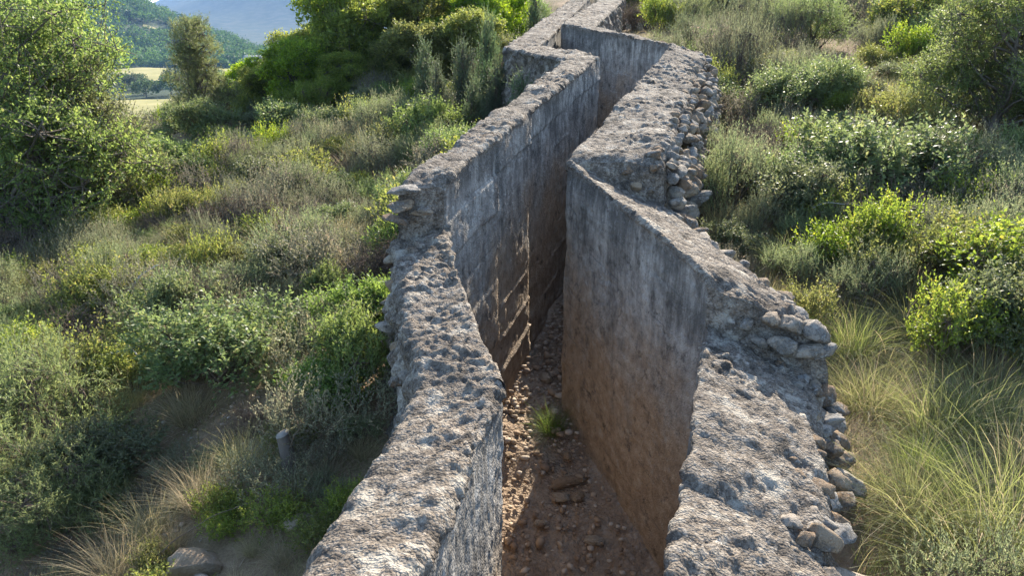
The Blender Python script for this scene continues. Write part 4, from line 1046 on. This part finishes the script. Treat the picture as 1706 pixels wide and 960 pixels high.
def forest():
    rng = np.random.default_rng(8); parts, tint = [], []; made = 0
    FX = [(-262, -239, 548, 576)]
    while made < 1050:
        y = rng.uniform(452, 700); x = y * rng.uniform(-0.62, -0.20)
        if -x < 0.315 * y - 25 and y > 520: continue
        if any(a < x < b and c < y < d for a, b, c, d in FX): continue
        if abs(x + 147) < 9 and y < 480: continue
        W = rng.uniform(3.2, 7.0); H = W * rng.uniform(0.9, 1.5)
        V, q = crown_cards(rng, 130, W, H, 1.35)
        parts.append((V + np.array([[x, y, ground_fast(x, y) + 0.2 * H]]), q)); tint.append(np.clip(rng.random() * 0.7 + rng.random(130) * 0.25, 0, 0.93)); made += 1
    V, q = merge(parts)
    return tag(link('forest', mesh_np('forest', V, q, None, [LEAF['far']], {'tint': ('FACE', np.concatenate(tint))})), 'distant wooded hillside across the valley', 'forest', kind='stuff')
def ground_fast(x, y): return float(ground_raw(np.array([float(x)]), np.array([float(y)]))[0])
forest()

rngv = np.random.default_rng(12)
VT = []
for k in range(3):
    V, q = crown_cards(rngv, 900, 3.4, 4.2, 0.55); V[:, 2] += 1.4
    trk = tubes(np.array([[(0, 0, -0.5), (0.1, 0, 1.5), (0, 0.1, 3.5)]]), 0.22, 0.10, 6)
    VT.append((mesh_np('valley_tree_crown', V, q, None, [LEAF['far']], {'tint': ('FACE', np.clip(rngv.random(900), 0, 0.93))}), mesh_np('valley_tree_trunk', trk[0], trk[1], None, [BARK], smooth=True)))
for k in range(26):
    y = rngv.uniform(262, 330); x = y * rngv.uniform(-0.56, -0.36)
    o = link('valley_tree', None, None, (x, y, ground(x, y))); s = rngv.uniform(0.7, 1.25); o.scale = (s * 1.1, s * 1.1, s); o.rotation_euler = (0, 0, rngv.uniform(0, 6.28))
    link('crown', VT[k % 3][0], o); link('trunk', VT[k % 3][1], o)
    tag(o, 'distant round tree in the belt between the two pale fields', 'tree', 'trees between the pale fields')

def house():
    x, y = -146.0, 455.0; z = ground(x, y)
    h = tag(link('farm_house', None, None, (x, y, z)), 'small distant farm building with a pale roof below the wooded hill', 'building')
    def boxm(nm, a, b, mat):
        (x0, y0, z0), (x1, y1, z1) = a, b
        V = [(x0, y0, z0), (x1, y0, z0), (x1, y1, z0), (x0, y1, z0), (x0, y0, z1), (x1, y0, z1), (x1, y1, z1), (x0, y1, z1)]
        return mesh_np(nm, V, [(0, 3, 2, 1), (4, 5, 6, 7), (0, 1, 5, 4), (1, 2, 6, 5), (2, 3, 7, 6), (3, 0, 4, 7)], None, [mat])
    wm = bark_material('house_plaster', (0.34, 0.31, 0.27), (0.44, 0.41, 0.36), 0.6); rm = bark_material('pale_roof', (0.30, 0.30, 0.30), (0.38, 0.38, 0.38), 0.5); gm = bark_material('dark_window', (0.03, 0.03, 0.035), (0.05, 0.05, 0.06), 1)
    link('wall', boxm('house_wall', (-4.5, -3, -1), (4.5, 3, 5.6), wm), h)
    V = [(-5, -3.6, 5.6), (5, -3.6, 5.6), (5, 3.6, 5.6), (-5, 3.6, 5.6), (-5, 0, 7.6), (5, 0, 7.6)]
    link('roof', mesh_np('house_roof', V, [(0, 1, 5, 4), (2, 3, 4, 5), (3, 2, 1, 0)], [(0, 4, 3), (1, 2, 5)], [rm]), h)
    for wx in (-3, 0, 3): link('window', boxm('house_window', (wx - 0.5, -3.05, 3.4), (wx + 0.5, -2.9, 4.8), gm), h)
house()

# ------------------------------------------------------------------ the air
def haze():
    x0, x1, y0, y1, z0, z1 = -5200, 5200, -5200, 5200, -60, 330
    V = [(x0, y0, z0), (x1, y0, z0), (x1, y1, z0), (x0, y1, z0), (x0, y0, z1), (x1, y0, z1), (x1, y1, z1), (x0, y1, z1)]
    m = NT('haze_air')
    vol = m.n('VolumePrincipled', {'Color': (0.34, 0.58, 1.0, 1), 'Density': HAZE_DENSITY, 'Anisotropy': 0.0})
    m.t.links.new(vol.outputs[0], m.out.inputs['Volume'])
    o = link('haze', mesh_np('haze', V, [(0, 3, 2, 1), (4, 5, 6, 7), (0, 1, 5, 4), (1, 2, 6, 5), (2, 3, 7, 6), (3, 0, 4, 7)], None, [m.m]))
    return tag(o, 'thin bluish summer haze over the valley and mountains', 'haze', kind='stuff')
HAZE_DENSITY = 0.00021
haze()
